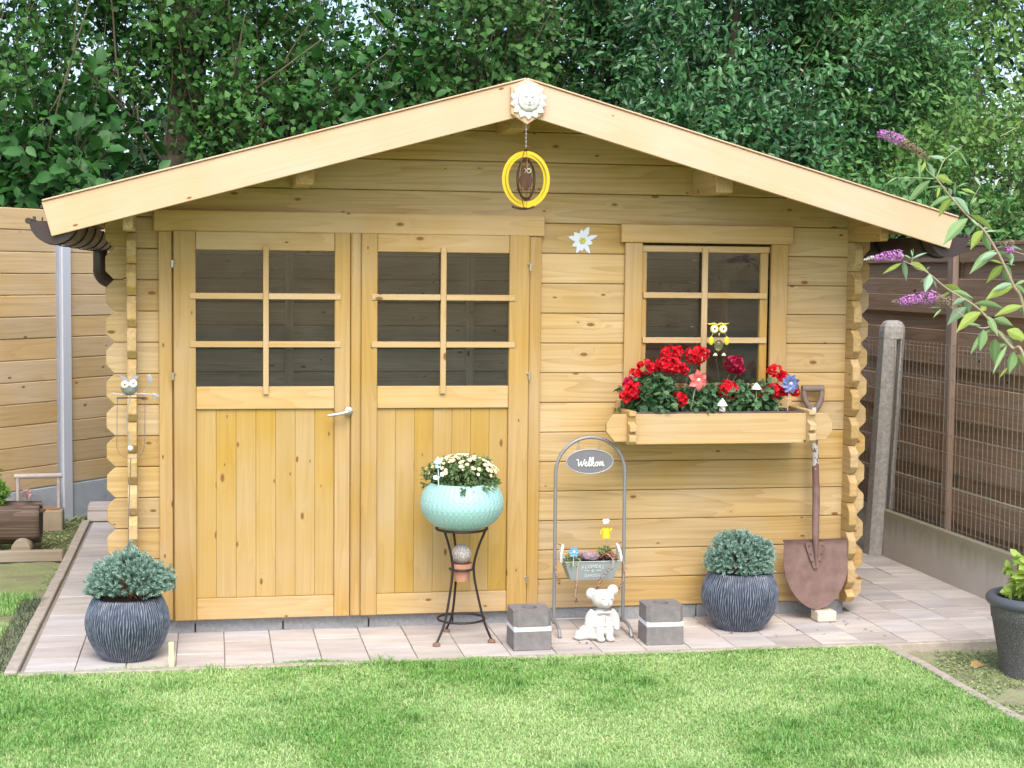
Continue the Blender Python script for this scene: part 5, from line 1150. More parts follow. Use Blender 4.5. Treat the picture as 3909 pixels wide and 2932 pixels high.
def geranium(label, cen, ax, n, heads, seed, size=.027):
    t = thing('geranium', (cen[0], cen[1], 1.0), label, 'geranium', 'geraniums in the window box')
    (V, F, tt), a_, b_ = twig_cloud(cen, ax, n, 5, size, ROUND, lean=1.0, tw_len=(.015, .04), seed=seed, up=.35, spread=.012, shell=.35, hole=.22)
    # scalloped leaves face the light: tilt is random already
    link('foliage', fast_mesh('foliage', V, F, tt), GER, t)
    s = np.array([[cen[0], cen[1], 1.005]])+RS.normal(size=(len(a_), 3))*[ax[0]*.35, .02, .002]; V, F = thin_tubes(s, a_, .0022, .0014); link('stems', fast_mesh('stems', V, F), GSTEM, t)
    for i, (x, y, rx, ry_, Y, M_) in enumerate(heads):
        c = zb(x, y, Y); k = (7.31+Y)/FPX/2.4578; flower_head(c, rx*k*1.1, ry_*k*1.1, seed*10+i, M_, t, (cen[0]+(c.x-cen[0])*.6, cen[1], 1.03))
    return t
geranium('largest geranium, left end of the box, big red flower heads above its leaves', (2.505, -.145, 1.07), (.118, .083, .09), 280,
         [(650, 490, 105, 62, -.13, REDM), (625, 600, 140, 66, -.16, REDM), (410, 625, 85, 66, -.16, REDM), (890, 505, 105, 78, -.13, REDM), (740, 640, 50, 40, -.14, REDM), (310, 680, 60, 36, -.15, REDM), (235, 755, 40, 40, -.17, MAGM), (280, 830, 82, 78, -.19, REDM), (215, 890, 44, 48, -.2, REDM), (730, 915, 55, 56, -.215, REDM)], 61)
geranium('low geranium in the middle of the box with a crimson head against the window', (2.725, -.13, 1.045), (.068, .070, .062), 130,
         [(1235, 590, 90, 72, -.11, MAGM), (1285, 650, 38, 34, -.11, MAGM)], 62, .025)
geranium('geranium right of the middle with one round red head beside the white mushroom', (2.845, -.125, 1.05), (.072, .068, .066), 140,
         [(1180, 835, 88, 90, -.17, REDM)], 63, .025)
geranium('geranium at the right end of the box around the blue pinwheel', (2.985, -.125, 1.05), (.122, .068, .070), 210,
         [(1620, 650, 70, 46, -.12, REDM), (1680, 700, 48, 40, -.12, REDM), (1600, 835, 74, 60, -.15, REDM), (1690, 830, 60, 50, -.15, REDM), (1455, 862, 52, 44, -.16, REDM), (1810, 850, 32, 36, -.16, REDM)], 64, .025)
# pinwheels
def dots(name, base, dot, scale=95):
    M, t, b, N, L = mat(name); tc = N('ShaderNodeTexCoord'); vo = N('ShaderNodeTexVoronoi', i_Scale=scale, i_Randomness=.0, voronoi_dimensions='2D'); mp = N('ShaderNodeMapping'); mp.inputs['Rotation'].default_value = (PI/2, 0, .6); L(tc.outputs['Object'], mp.inputs[0]); L(mp.outputs[0], vo.inputs['Vector'])
    g = N('ShaderNodeMath', operation='LESS_THAN'); g.inputs[1].default_value = .24; L(vo.outputs['Distance'], g.inputs[0]); mx = N('ShaderNodeMix', data_type='RGBA'); mx.inputs[6].default_value = c4(base); mx.inputs[7].default_value = c4(dot); L(g.outputs[0], mx.inputs[0]); L(mx.outputs[2], b.inputs['Base Color']); b.inputs['Roughness'].default_value = .4; return M
def pinwheel(c, r, M_, label, stick_to, n=7, rot=.2):
    t = thing('pinwheel', (c.x, c.y, stick_to.z), label, 'pinwheel', 'pinwheels in the window box')
    for k in range(n):
        a = rot+2*PI*k/n; e = Vector((cos(a), 0, sin(a))); f = Vector((-sin(a), 0, cos(a))); vs = []
        for i in range(6):
            u = i/5; wd = r*.36*sin(PI*min(1, .12+u*.88))**.8*(1 if i < 5 else .02)
            for j in (-1, 0, 1):
                q = c+e*(u*r)+f*(j*wd+u*u*r*.18)+Vector((0, -.004-.012*sin(PI*u)-(.010*u if j > 0 else 0)+(.006 if j == 0 else 0), 0)); vs.append(q)
        MB().add(vs, [(i*3+j, i*3+j+1, i*3+j+4, i*3+j+3) for i in range(5) for j in range(2)]).build('sail', M_, t, smooth=True, angle=70)
    MB().ball((c.x, c.y-.020, c.z), (.008, .006, .008), 12, 8).build('hub', plain('pinwheel_hub', (.72, .74, .55), .5), t, smooth=True)
    MB().tube([c+Vector((0, .004, 0)), stick_to], .0028, 8).build('stick', plain('grey_stick', (.45, .40, .33), .7), t, smooth=True)
pinwheel(zb(890, 735, -.225), .050, dots('red_white_dots', (.62, .045, .05), (.80, .62, .56), 110), 'red pinwheel with white dots among the left geraniums', zb(825, 1025, -.20), 6, .45)
pinwheel(zb(1755, 770, -.20), .047, dots('blue_white_dots', (.025, .06, .33), (.72, .78, .86), 120), 'blue pinwheel with white dots at the right end of the window box', zb(1735, 1025, -.19), 8, .1)
# mushrooms
CERW = plain('white_ceramic', (.80, .79, .74), .35, var=.03)
def mushroom(c, cap, capz, st, sz, M2, label):
    t = thing('mushroom_ornament', c, label, 'garden ornament', 'ceramic mushrooms in the window box')
    MB().lathe([(st, 0), (st*.95, sz)], 16, T(c)).build('stem', M2, t, smooth=True)
    MB().lathe(catmull([(cap, 0, sz), (cap*1.02, 0, sz+.003), (cap*.55, 0, sz+capz*.6), (cap*.1, 0, sz+capz)], 4) and [(p.x, p.z) for p in catmull([(cap*.6, 0, sz-.001), (cap, 0, sz), (cap*1.0, 0, sz+.004), (cap*.55, 0, sz+capz*.62), (cap*.04, 0, sz+capz)], 4)], 20, T(c)).build('cap', CERW, t, smooth=True)
mushroom(zb(1122, 1030, -.215), .0245, .036, .0155, .024, CERW, 'white ceramic mushroom with thick stem in the front of the window box')
mushroom(zb(1440, 1020, -.19), .0235, .032, .0022, .097, plain('bamboo_stick', (.42, .33, .17), .7), 'white cone mushroom on a thin cane between the right geraniums')
# yellow owl stake
ow = thing('owl_stake', zb(1090, 1020, -.10), 'yellow metal owl with round white eyes and glass belly on a stake before the window', 'garden ornament')
OY = -.105; G = lambda x, y, d=0: zb(x, y, OY+d)
kz = (7.31+OY)/FPX/2.4578
mb = MB()
for a, b_ in (((968, 205), 1), ((1190, 205), -1)): pass
mb.tube(catmull([G(968, 203), G(1010, 215), G(1050, 208), G(1080, 222), G(1110, 208), G(1150, 215), G(1192, 203)], 4), [.0012]*3+[.0035]*19+[.0012]*3, 8)
YG = plain('yellow_green_enamel', (.68, .60, .12), .35, var=.1); mb.build('brow', YG, ow, smooth=True)
for x in (1050, 1132):
    MB().lathe([(41*kz, -.002), (43*kz, .0), (40*kz, .003), (.0001, .0045)], 24, T(G(x, 260)) @ RX(PI/2)).build('eye_rim', YEL, ow, smooth=True)
    e = MB().lathe([(33*kz, .003), (31*kz, .0062), (.0001, .0066)], 24, T(G(x, 260)) @ RX(PI/2)).build('eye', WHITE, ow, smooth=True)
    MB().lathe([(10*kz, .0066), (9*kz, .0078), (.0001, .008)], 12, T(G(x, 260)) @ RX(PI/2)).build('pupil', BLACKP, e)
MB().lathe([(.0055, 0), (.0003, -.014)], 8, T(G(1094, 300, -.006))).build('beak', CREAM2, ow)
for x, s in ((1020, -1), (1166, 1)):
    MB().ball(G(x, 372), (27*kz, .006, 42*kz), 16, 10).build('wing', YEL, ow, smooth=True)
    MB().tube([G(1091+s*55, 300), G(x, 338)], .0014, 6).build('wire', STEEL, ow)
gb = MB().ball(G(1091, 412), (47*kz, .016, 52*kz), 20, 14)
gm = plain('olive_glass', (.32, .33, .16), .06, var=.1); gm.node_tree.nodes['Principled BSDF'].inputs['Transmission Weight'].default_value = .75; gb.build('belly', gm, ow, smooth=True)
for x in (1058, 1138):
    mb = MB()
    for d in (-15, 0, 15): mb.tube([G(x, 488), G(x+d*1.2, 512, -.005)], .0028, 6)
    mb.build('foot', CREAM2, ow, smooth=True)
MB().tube([G(1091, 455), G(1060, 520), G(1085, 640), G(1090, 1020)], .0018, 6).build('stake', plain('dark_stake', (.06, .05, .04), .6), ow)

# ================================================================== ORNAMENTS ON THE SHED
# sun face plaque
def sun_face():
    na, nr = 168, 44; V = []; R1 = .046
    for j in range(nr+1):
        f = j/nr
        for i in range(na):
            a = 2*PI*i/na; ph = (a/(2*PI)*14+.5) % 1; tri = 1-abs(2*ph-1)
            ro = .066+.0165*tri**.85; r = f*ro; x, z = r*sin(a), r*cos(a)
            if r < R1:
                q = r/R1; h = .011+.014*math.sqrt(max(0, 1-q*q*.96))
                g = lambda cx_, cz_, sx, sz_, am: 1.7*am*math.exp(-((x-cx_)/sx)**2-((z-cz_)/sz_)**2)
                h += g(0, -.001, .0038, .012, .007)+g(0, -.008, .0062, .004, .0035)+g(-.014, .0095, .007, .0032, -.004)+g(.014, .0095, .007, .0032, -.004)
                h += g(-.014, .008, .0055, .0022, .0028)+g(.014, .008, .0055, .0022, .0028)+g(-.014, .0165, .010, .0028, .003)+g(.014, .0165, .010, .0028, .003)
                h += g(0, -.018, .009, .0022, .004)+g(0, -.0232, .0075, .0025, .0035)-g(0, -.0205, .0105, .0009, .0035)+g(-.019, -.010, .009, .008, .002)+g(.019, -.010, .009, .008, .002)+g(0, -.033, .008, .005, .0025)
            else:
                u = min(1, (r-R1)/.004); h = .0065*(1 if u >= 1 else .55+.45*u)+.0055*tri*(1-abs(f-.82)*1.5)+.0015*math.sin(f*40)*tri*.4
                if f > .985: h *= .45
            V.append((x, -h, z))
    n0 = len(V); V += [(p[0], 0, p[2]) for p in V[-na:]]
    V = np.array(V); i = np.arange(na); F = np.vstack([np.stack([j*na+i, j*na+(i+1) % na, (j+1)*na+(i+1) % na, (j+1)*na+i], 1) for j in range(nr+1)])
    return fast_mesh('sun_plaque', V, F, smooth=True)
sp = link('sun_plaque', sun_face(), PLASTER, None, T((1.834, -.5025, 2.392)))
tag(sp, 'white plaster sun face plaque with pointed rays fixed on the roof peak', 'plaque')
# edelweiss
ed = thing('flower_plaque', (2.198, 0, 1.806), 'flat white edelweiss shaped ornament with yellow centre on the wall beside the window', 'wall ornament')
EDM = plain('bluish_white_paint', (.70, .75, .86), .55, var=.03)
k = .000553
for i, (x, y, w_) in enumerate([(545, 258, .30), (622, 330, .22), (580, 400, .3), (557, 485, .24), (522, 440, .3), (484, 470, .24), (440, 482, .24), (402, 425, .28), (367, 345, .26), (415, 308, .3), (482, 282, .26)]):
    dx, dz = (x-490)*k, -(y-375)*k; r = math.hypot(dx, dz); a = math.atan2(dz, dx); pr = [(0, .3), (.3, .75), (.6, 1), (.85, .55), (1, .04)]; wd = .026*w_/.3*.55
    poly = [(u*r, wd*v) for u, v in pr]+[(u*r, -wd*v) for u, v in pr[::-1]]
    mb = MB().prism(poly, 0, .0022); mb.build('petal', EDM, ed, bevel=.0006, mtx=T((2.198, -.0030-.0007*(i % 3), 1.806)) @ RY(-a))
YC = plain('yellow_green_centre', (.58, .60, .12), .5, var=.15)
for i in range(7):
    a = 2*PI*i/6; r = .0105 if i < 6 else 0
    MB().ball((2.198+r*cos(a), -.007, 1.806+r*sin(a)), (.0058, .004, .0058), 10, 6).build('floret', YC, ed, smooth=True)
# wind spinner
sn = thing('wind_spinner', (1.828, -.49, 2.06), 'yellow and brown metal ring spinner with an owl cut-out hanging from the roof peak', 'wind spinner')
SY = -.487; SPB = plain('copper_brown', (.115, .06, .035), .35, .7, var=.25); SPY = plain('yellow_spinner', (.72, .50, .02), .32, .1, var=.1)
def annulus(rx, rz, w_, ang_, M_, name, cz=2.056, th=.0016):
    n = 56; vs = []
    for (k_, y_) in ((0, -th/2), (w_, -th/2), (w_, th/2), (0, th/2)): vs += [((rx-k_)*cos(2*PI*i/n), y_, (rz-k_)*sin(2*PI*i/n)) for i in range(n)]
    fs = [(q*n+i, q*n+(i+1) % n, ((q+1) % 4)*n+(i+1) % n, ((q+1) % 4)*n+i) for q in range(4) for i in range(n)]
    MB().add(vs, fs).build(name, M_, sn, mtx=T((1.830, SY, cz)) @ RZ(ang_))
annulus(.1105, .122, .0145, .16, SPY, 'yellow_ring'); annulus(.0965, .107, .011, .26, SPY, 'yellow_ring')
annulus(.105, .131, .006, 1.16, SPB, 'brown_ring'); annulus(.108, .128, .005, 1.42, SPB, 'brown_ring'); annulus(.083, .093, .006, .95, SPB, 'brown_ring'); annulus(.070, .084, .006, .75, SPB, 'brown_ring'); annulus(.056, .090, .006, .55, SPB, 'brown_ring')
oc = MB(); cz = 2.063
oc.prism([(x*.001, z*.001) for x, z in [(-21, 58), (-12, 50), (0, 46), (12, 50), (21, 58), (24, 40), (24, 25), (20, 12), (28, 4), (33, -12), (26, -30), (12, -48), (0, -56), (-12, -48), (-26, -30), (-33, -12), (-28, 4), (-20, 12), (-24, 25), (-24, 40)]], -.001, .001)
oc.prism([(-.045, -.056), (.045, -.054), (.045, -.049), (-.045, -.051)], -.001, .001)
oc.build('owl', SPB, sn, mtx=T((1.830, SY, cz)) @ RZ(.12))
for s in (-1, 1):
    MB().lathe([(.0115, 0), (.0115, .0022), (.009, .0026), (.009, .0012)], 18, T((1.830+s*.0115, SY-.001-s*.0014, cz+.030)) @ RX(PI/2)).build('owl_eye', plain('spinner_eye', (.42, .36, .25), .4, .3), sn, smooth=True)
    MB().lathe([(.0055, .002), (.0001, .0035)], 12, T((1.830+s*.0115, SY-.001-s*.0014, cz+.030)) @ RX(PI/2)).build('owl_pupil', BLACKP, sn)
mb = MB()
for i in range(9): mb.ball((1.830-.055+i*.011, SY+.004, 1.941-.012*sin(PI*(i+1)/10)), (.0065, .002, .0065), 10, 6)
mb.build('beads', SPB, sn, smooth=True)
ch = MB(); z = 2.292; i = 0
while z > 2.19:
    ch.ring((0, 0, 0), .0042, .0011, 10, 5, T((1.828, SY, z)) @ RZ(PI/2*(i % 2)) @ RX(PI/2) @ Matrix.Diagonal((.75, 1.35, 1, 1))); z -= .0088; i += 1
ch.build('chain', STEEL, sn, smooth=True)
# grey owl on a balance stake in the left planter
GO = plain('grey_painted_metal', (.33, .34, .38), .45, .35, var=.1); go = thing('owl_balance_stake', (.136, -.425, .25), 'grey metal owl on a leafy branch balancing over a pendulum frame in the left planter', 'garden ornament')
q = -.430; FR = plain('thin_rusty_wire', (.25, .20, .17), .6, .5, var=.3)
MB().tube([(.136, q, .25), (.142, q, .6), (.1525, q, .853)], .0024, 6).build('stake', FR, go)
MB().tube([(.099, q, 1.108), (.097, q, .99), (.096, q, .905)]+catmull([(.0965, q, .90), (.108, q, .873), (.13, q, .858), (.1525, q, .853), (.178, q, .859), (.199, q, .874), (.2095, q, .90)], 4)+[(.2115, q, .99), (.213, q, 1.108)], .0019, 6).build('frame', FR, go, smooth=True)
MB().box((.156, q, 1.109), (.118, .006, .005)).build('top_bar', IRON, go)
MB().tube(catmull([(.152, q-.004, 1.118), (.141, q-.006, 1.05), (.139, q-.006, .99), (.147, q-.006, .93), (.151, q-.006, .905)], 5), .0024, 6).build('pendulum', GO, go, smooth=True)
MB().ball((.1515, q-.006, .896), .0125, 16, 10).build('weight', plain('pale_grey_ball', (.62, .62, .65), .4), go, smooth=True)
MB().tube(catmull([(.074, q, 1.130), (.11, q, 1.1235), (.155, q, 1.122), (.20, q, 1.126), (.245, q, 1.122)], 4), [.0012]+[.0026]*14+[.0016, .0014], 6).build('branch', GO, go, smooth=True)
MB().tube(catmull([(.19, q, 1.127), (.212, q, 1.138), (.225, q, 1.155), (.229, q, 1.17)], 4), .0016, 6).build('branch', GO, go, smooth=True)
for c_, r_, a in (((.256, q, 1.118), (.017, .0016, .0085), .45), ((.233, q, 1.190), (.0105, .0016, .020), -.25)):
    MB().ball((0, 0, 0), r_, 12, 8).build('metal_leaf', GO, go, smooth=True, mtx=T(c_) @ RY(a))
MB().ball((.149, q, 1.153), (.036, .028, .031), 20, 14).build('owl_body', GO, go, smooth=True)
for s in (-1, 1):
    MB().prism([(0, .0), (s*.016, .017), (s*.040, .024), (s*.034, .010), (s*.012, -.008)], -.002, .002).build('ear_tuft', GO, go, bevel=.0008, mtx=T((.149, q-.012, 1.182)))
    e = MB().lathe([(.0165, 0), (.0165, .004), (.0145, .006), (.0002, .0072)], 20, T((.149+s*.0172, q-.027, 1.170+s*.002)) @ RX(PI/2)).build('eye', WHITE if s > 0 else plain('pinkish_eye', (.75, .55, .48), .4), go, smooth=True)
    MB().lathe([(.004, .0072), (.0001, .009)], 10, T((.149+s*.0172, q-.027, 1.170+s*.002)) @ RX(PI/2)).build('pupil', plain('owl_pupil', (.08, .07, .06), .4), e)
MB().lathe([(.004, 0), (.0002, -.012)], 8, T((.149, q-.032, 1.162))).build('beak', GO, go)

# ================================================================== BUTTERFLY BUSH ENTERING FROM THE RIGHT
BUD = thing('butterfly_bush', (4.22, -.86, -.05), 'butterfly bush with long pale leaves and purple flower spikes reaching in from the right', 'bush')
def z6(p, Y=-.95): return at(3300+p[0]/3.0164, 450+p[1]/3.0164, Y)
def z7(p, Y=-.95): return at(3300+p[0]/3.0164, 900+p[1]/3.0164, Y)
BS = plain('buddleia_stem', (.36, .29, .20), .7, var=.12); BS2 = plain('buddleia_green_stem', (.30, .38, .18), .7, var=.12)
def stem(P, r0_, r1_, m_=BS):
    q = catmull(P, 6); n = len(q); MB().tube(q, [r0_+(r1_-r0_)*i/(n-1) for i in range(n)], 8).build('stem', m_, BUD, smooth=True)
stem([(4.20, -.86, -.06), (4.16, -.88, .5), (4.07, -.92, 1.0), z7((1837, 850), -.94), z7((1720, 580)), z7((1600, 320)), z7((1520, 165)), z6((1370, 1290)), z6((1200, 1140)), z6((1010, 930)), z6((830, 700))], .009, .0032)
stem([z6((830, 700)), z6((720, 600)), z6((690, 480))], .0026, .002, BS2)
stem([z6((830, 690)), z6((900, 520)), z6((960, 450)), z6((1130, 320))], .0026, .0012, BS2)
stem([z6((800, 700)), z6((600, 690)), z6((370, 690)), z6((240, 640))], .0022, .001, BS2)
stem([z6((1220, 985)), z6((1270, 890)), z6((1340, 770))], .002, .001, BS2)
stem([z6((1740, 120)), z6((1560, 215))], .0024, .0012, BS2)
stem([(4.20, -.87, -.06), (4.14, -.93, .45), (4.03, -1.0, .85), z7((1837, 1400), -1.0), z7((1700, 1290)), z7((1540, 1110)), z7((1400, 930)), z7((1260, 800)), z7((1000, 640)), z7((900, 570)), z7((760, 450)), z7((640, 375)), z7((430, 285))], .008, .002)
stem([z7((1480, 1040)), z7((1330, 1060)), z7((1180, 955)), z7((1020, 840)), z7((960, 780))], .0032, .002)
stem([z7((540, 310)), z7((555, 250)), z7((562, 150))], .0016, .0008, BS2)
stem([z7((1837, 215)), z7((1720, 180)), z7((1660, 170))], .002, .0016)
BL1 = leafm('buddleia_green', (.15, .32, .10), (.38, .54, .26), rough=.6, trans=.3, spec=.3); BL2 = leafm('buddleia_yellow_green', (.27, .43, .06), (.50, .62, .17), rough=.6, trans=.4, spec=.3); BL3 = leafm('buddleia_blue_green', (.20, .38, .22), (.44, .58, .40), rough=.65, trans=.2, spec=.3)
def bleaf(a, b_, w_, m_, bow=.12, seed=0):
    rs = random.Random(seed); a = Vector(a); b_ = Vector(b_); L_ = (b_-a).length; b_ = b_+fw*rs.uniform(-.03, .05); d = (b_-a).normalized()
    view = (a-CAM).normalized(); side = d.cross(view).normalized(); nn = side.cross(d).normalized(); roll = rs.uniform(-.7, .7); s2 = side*cos(roll)+nn*sin(roll); n2 = s2.cross(d)
    upv = Vector((0, 0, 1)); pr = [(0, .06), (.12, .45), (.28, .85), (.45, 1), (.65, .8), (.85, .36), (1, .02)]; vs = []; tt = []
    for (u, v) in pr:
        c_ = a+(b_-a)*u+upv*(bow*L_*4*u*(1-u))*.6; wd = w_*.80*L_*v
        vs += [c_-s2*wd+n2*wd*.35, c_-s2*wd*.5+n2*wd*.12, c_, c_+s2*wd*.5+n2*wd*.12, c_+s2*wd+n2*wd*.35]; tt += [rs.uniform(.3, .7), .4, .85, .4, rs.uniform(.3, .7)]
    F = [(i*5+j, i*5+j+1, (i+1)*5+j+1, (i+1)*5+j) for i in range(6) for j in range(4)]
    link('leaf', fast_mesh('leaf', np.array([tuple(v) for v in vs]), np.array(F), tt, smooth=True), m_, BUD)
L6 = [(760, 720, 520, 970, .17, 1), (805, 690, 705, 515, .2, 3), (620, 690, 495, 805, .2, 1), (640, 700, 610, 490, .1, 1), (700, 500, 640, 640, .2, 2), (830, 680, 1040, 745, .18, 2), (960, 815, 715, 805, .06, 1), (860, 800, 830, 930, .13, 2), (1010, 930, 845, 1150, .27, 2), (1030, 910, 1220, 1120, .2, 3), (1060, 800, 1210, 742, .06, 1), (1035, 890, 1050, 735, .12, 1), (1000, 890, 975, 800, .25, 3), (1070, 850, 1225, 905, .1, 1), (1110, 820, 1270, 885, .15, 2),
      (930, 470, 765, 425, .2, 3), (905, 520, 850, 465, .2, 1), (970, 470, 1010, 490, .3, 1), (1070, 370, 942, 330, .16, 3), (1010, 420, 950, 350, .15, 1), (1080, 380, 1232, 545, .08, 1), (1190, 1160, 890, 1475, .19, 1), (1215, 1115, 1532, 1310, .12, 2), (1375, 1300, 1255, 1510, .27, 2), (1375, 1310, 1480, 1540, .24, 1), (1385, 1315, 1532, 1305, .09, 3), (1335, 780, 1285, 665, .16, 3), (1235, 985, 1310, 905, .25, 1), (1225, 990, 1290, 1030, .2, 1), (1740, 120, 1640, 115, .12, 1), (1730, 100, 1837, 30, .15, 2), (380, 690, 240, 770, .08, 1), (375, 680, 425, 650, .15, 1)]
L7 = [(1500, 165, 1195, 445, .17, 1), (1525, 140, 1837, 165, .09, 3), (1590, 325, 1415, 285, .1, 2), (1600, 340, 1440, 540, .24, 2), (1610, 335, 1745, 575, .24, 1), (1615, 325, 1772, 335, .07, 1), (1690, 340, 1700, 165, .22, 3), (1720, 580, 1385, 745, .2, 2), (1740, 560, 1850, 515, .2, 1), (1825, 810, 1485, 935, .16, 2), (450, 290, 512, 515, .17, 3), (430, 315, 232, 435, .14, 2), (530, 310, 745, 420, .18, 2), (545, 265, 705, 200, .1, 3), (545, 265, 440, 225, .12, 1), (555, 240, 565, 150, .1, 1), (450, 260, 440, 175, .2, 3), (750, 435, 690, 655, .27, 3), (720, 390, 775, 355, .12, 1), (915, 565, 1195, 705, .2, 2), (990, 640, 815, 765, .12, 2), (1010, 640, 1240, 730, .1, 1), (1195, 720, 1210, 895, .27, 3), (1250, 790, 1585, 845, .15, 1), (1400, 800, 1378, 865, .3, 2), (1010, 770, 1160, 810, .12, 2), (1170, 825, 965, 1030, .26, 3), (1345, 880, 1035, 1120, .19, 2), (1340, 870, 1120, 945, .12, 2), (880, 830, 738, 835, .08, 3), (885, 845, 800, 945, .12, 1), (1420, 925, 1535, 1160, .22, 1), (1490, 960, 1715, 1040, .2, 1), (1345, 1040, 1165, 1025, .07, 1), (1370, 1080, 1335, 1330, .3, 1), (1420, 1110, 1235, 1365, .16, 1), (1500, 1190, 1515, 1490, .24, 1), (1640, 1265, 1455, 1600, .09, 1), (1600, 1170, 1720, 1330, .16, 3), (1640, 1090, 1850, 1210, .33, 2), (1715, 1330, 1690, 1590, .3, 1), (1780, 1370, 1850, 1500, .3, 2), (1650, 1520, 1560, 1645, .12, 2), (1800, 1430, 1760, 1560, .2, 1), (1780, 860, 1850, 900, .2, 1), (1800, 1230, 1850, 1120, .2, 2)]
rl = random.Random(9)
for (a, b_, f6) in (((1370, 1290), (1200, 1140), 1), ((1010, 930), (900, 800), 1), ((1600, 320), (1520, 165), 0), ((1720, 580), (1660, 450), 0), ((1540, 1110), (1400, 930), 0), ((1700, 1290), (1600, 1180), 0), ((1260, 800), (1130, 720), 0), ((900, 570), (760, 450), 0)):
    for s_ in (-1, 1):
        u = rl.random(); px_ = a[0]+(b_[0]-a[0])*u; py_ = a[1]+(b_[1]-a[1])*u; ln = rl.uniform(150, 290)
        (L6 if f6 else L7).append((px_, py_, px_+s_*ln*rl.uniform(.35, .9), py_+ln*rl.uniform(.25, .8), rl.uniform(.12, .19), rl.choice([1, 1, 2, 3])))
BM = {1: BL1, 2: BL2, 3: BL3}
for i, (x, y, X, Y_, w_, c_) in enumerate(L6): bleaf(z6((x, y)), z6((X, Y_), -.95+random.uniform(-.05, .05)), w_, BM[c_], random.uniform(.05, .16), i)
for i, (x, y, X, Y_, w_, c_) in enumerate(L7): bleaf(z7((x, y)), z7((X, Y_), -.95+random.uniform(-.05, .05)), w_, BM[c_], random.uniform(.04, .14), 100+i)
PUR = leafm('purple_florets', (.26, .02, .27), (.72, .40, .70), rough=.6, trans=.2); DRYF = leafm('withered_florets', (.17, .12, .08), (.34, .27, .18), rough=.9, trans=.1); BUDW = leafm('pale_buds', (.45, .42, .40), (.66, .62, .58), trans=.1)
def spike(name, tip, base, r0_, r1_, n, m_, seed, size=.0065):
    rs = np.random.RandomState(seed); tip, base = np.array(tip), np.array(base); u = rs.rand(n); ax = (base-tip)/np.linalg.norm(base-tip)
    e = rs.normal(size=(n, 3)); e -= (e@ax)[:, None]*ax; e /= np.linalg.norm(e, axis=1, keepdims=True); r = (r0_+(r1_-r0_)*u**.6)*1.25
    c = tip+ax*(u*np.linalg.norm(base-tip))[:, None]+e*(r*(.75+.3*rs.rand(n)))[:, None]; c[:, 2] += .006*np.sin(u*3)
    C, D, NN, tt = [], [], [], []
    for i in range(n):
        a = np.cross(e[i], ax); w0 = rs.rand()*3
        for k in range(4): an = w0+PI/2*k; C.append(c[i]); D.append(a*cos(an)+ax*sin(an)+e[i]*.35); NN.append(e[i]); tt.append(rs.rand()*.9)
    V, F, t = leaves(np.array(C), np.array(D), np.array(NN), np.full(len(C), size), BROADL, np.array(tt)); link(name, fast_mesh(name, V, F, t), m_, BUD)
spike('flower_spike', z6((165, 180)), z6((430, 270)), .012, .020, 190, PUR, 1); spike('withered_spike', z6((420, 270)), z6((720, 470)), .018, .012, 150, DRYF, 2)
spike('flower_spike', z7((110, 265)), z7((430, 230)), .007, .020, 200, PUR, 3); spike('bud_tip', z7((0, 280)), z7((130, 258)), .003, .006, 50, BUDW, 4, .0045)
spike('flower_spike', z7((400, 765)), z7((815, 710)), .010, .025, 300, PUR, 5); spike('withered_spike', z7((800, 720)), z7((980, 790)), .024, .020, 130, DRYF, 6); spike('bud_tip', z7((315, 765)), z7((420, 780)), .003, .012, 40, DRYF, 7, .0045)
spike('flower_spike', z7((1625, 175)), z7((1700, 175)), .012, .010, 60, PUR, 8); spike('withered_spike', z7((1580, 95)), z7((1710, 95)), .008, .012, 60, DRYF, 9)

# ================================================================== RIGHT POT, LEFT BED
px_, py_ = 3.958, -1.127
pr = thing('plastic_pot', (px_, py_, -.045), 'dark grey speckled plastic pot with thick rolled rim in the bed at the right edge', 'pot')
def speck():
    M, t, b, N, L = mat('speckled_plastic'); tc = N('ShaderNodeTexCoord'); n1 = N('ShaderNodeTexNoise', i_Scale=220., i_Detail=2.); L(tc.outputs['Object'], n1.inputs['Vector']); rm = N('ShaderNodeMapRange'); rm.inputs[1].default_value = .5; rm.inputs[2].default_value = .66; L(n1.outputs['Fac'], rm.inputs[0])
    mx = N('ShaderNodeMix', data_type='RGBA'); mx.inputs[6].default_value = (.085, .083, .09, 1); mx.inputs[7].default_value = (.24, .22, .21, 1); L(rm.outputs[0], mx.inputs[0]); L(mx.outputs[2], b.inputs['Base Color']); b.inputs['Roughness'].default_value = .75; return M
MB().lathe([(.150, -.045), (.196, .20), (.200, .205), (.206, .262), (.19, .262), (.17, .2)], 48, T((px_, py_, 0)), cap1=False).build('pot', speck(), pr, smooth=True)
MB().ring((px_, py_, .283), .201, .024, 48, 12).build('rim', plain('blue_grey_rim', (.085, .095, .115), .45, var=.08), pr, smooth=True)
MB().lathe([(.19, .235), (.02, .245)], 24, T((px_, py_, 0))).build('compost', SOIL, pr)
YGM = leafm('lime_leaves', (.26, .42, .05), (.52, .62, .16), rough=.5, trans=.35)
tuft('lime_plant', 'bright lime green leafy plant in the grey plastic pot at the right edge', (3.985, py_-.02, .385), (.135, .12, .125), 120, .042, YGM, 71, 'plant', BROADL, 9)
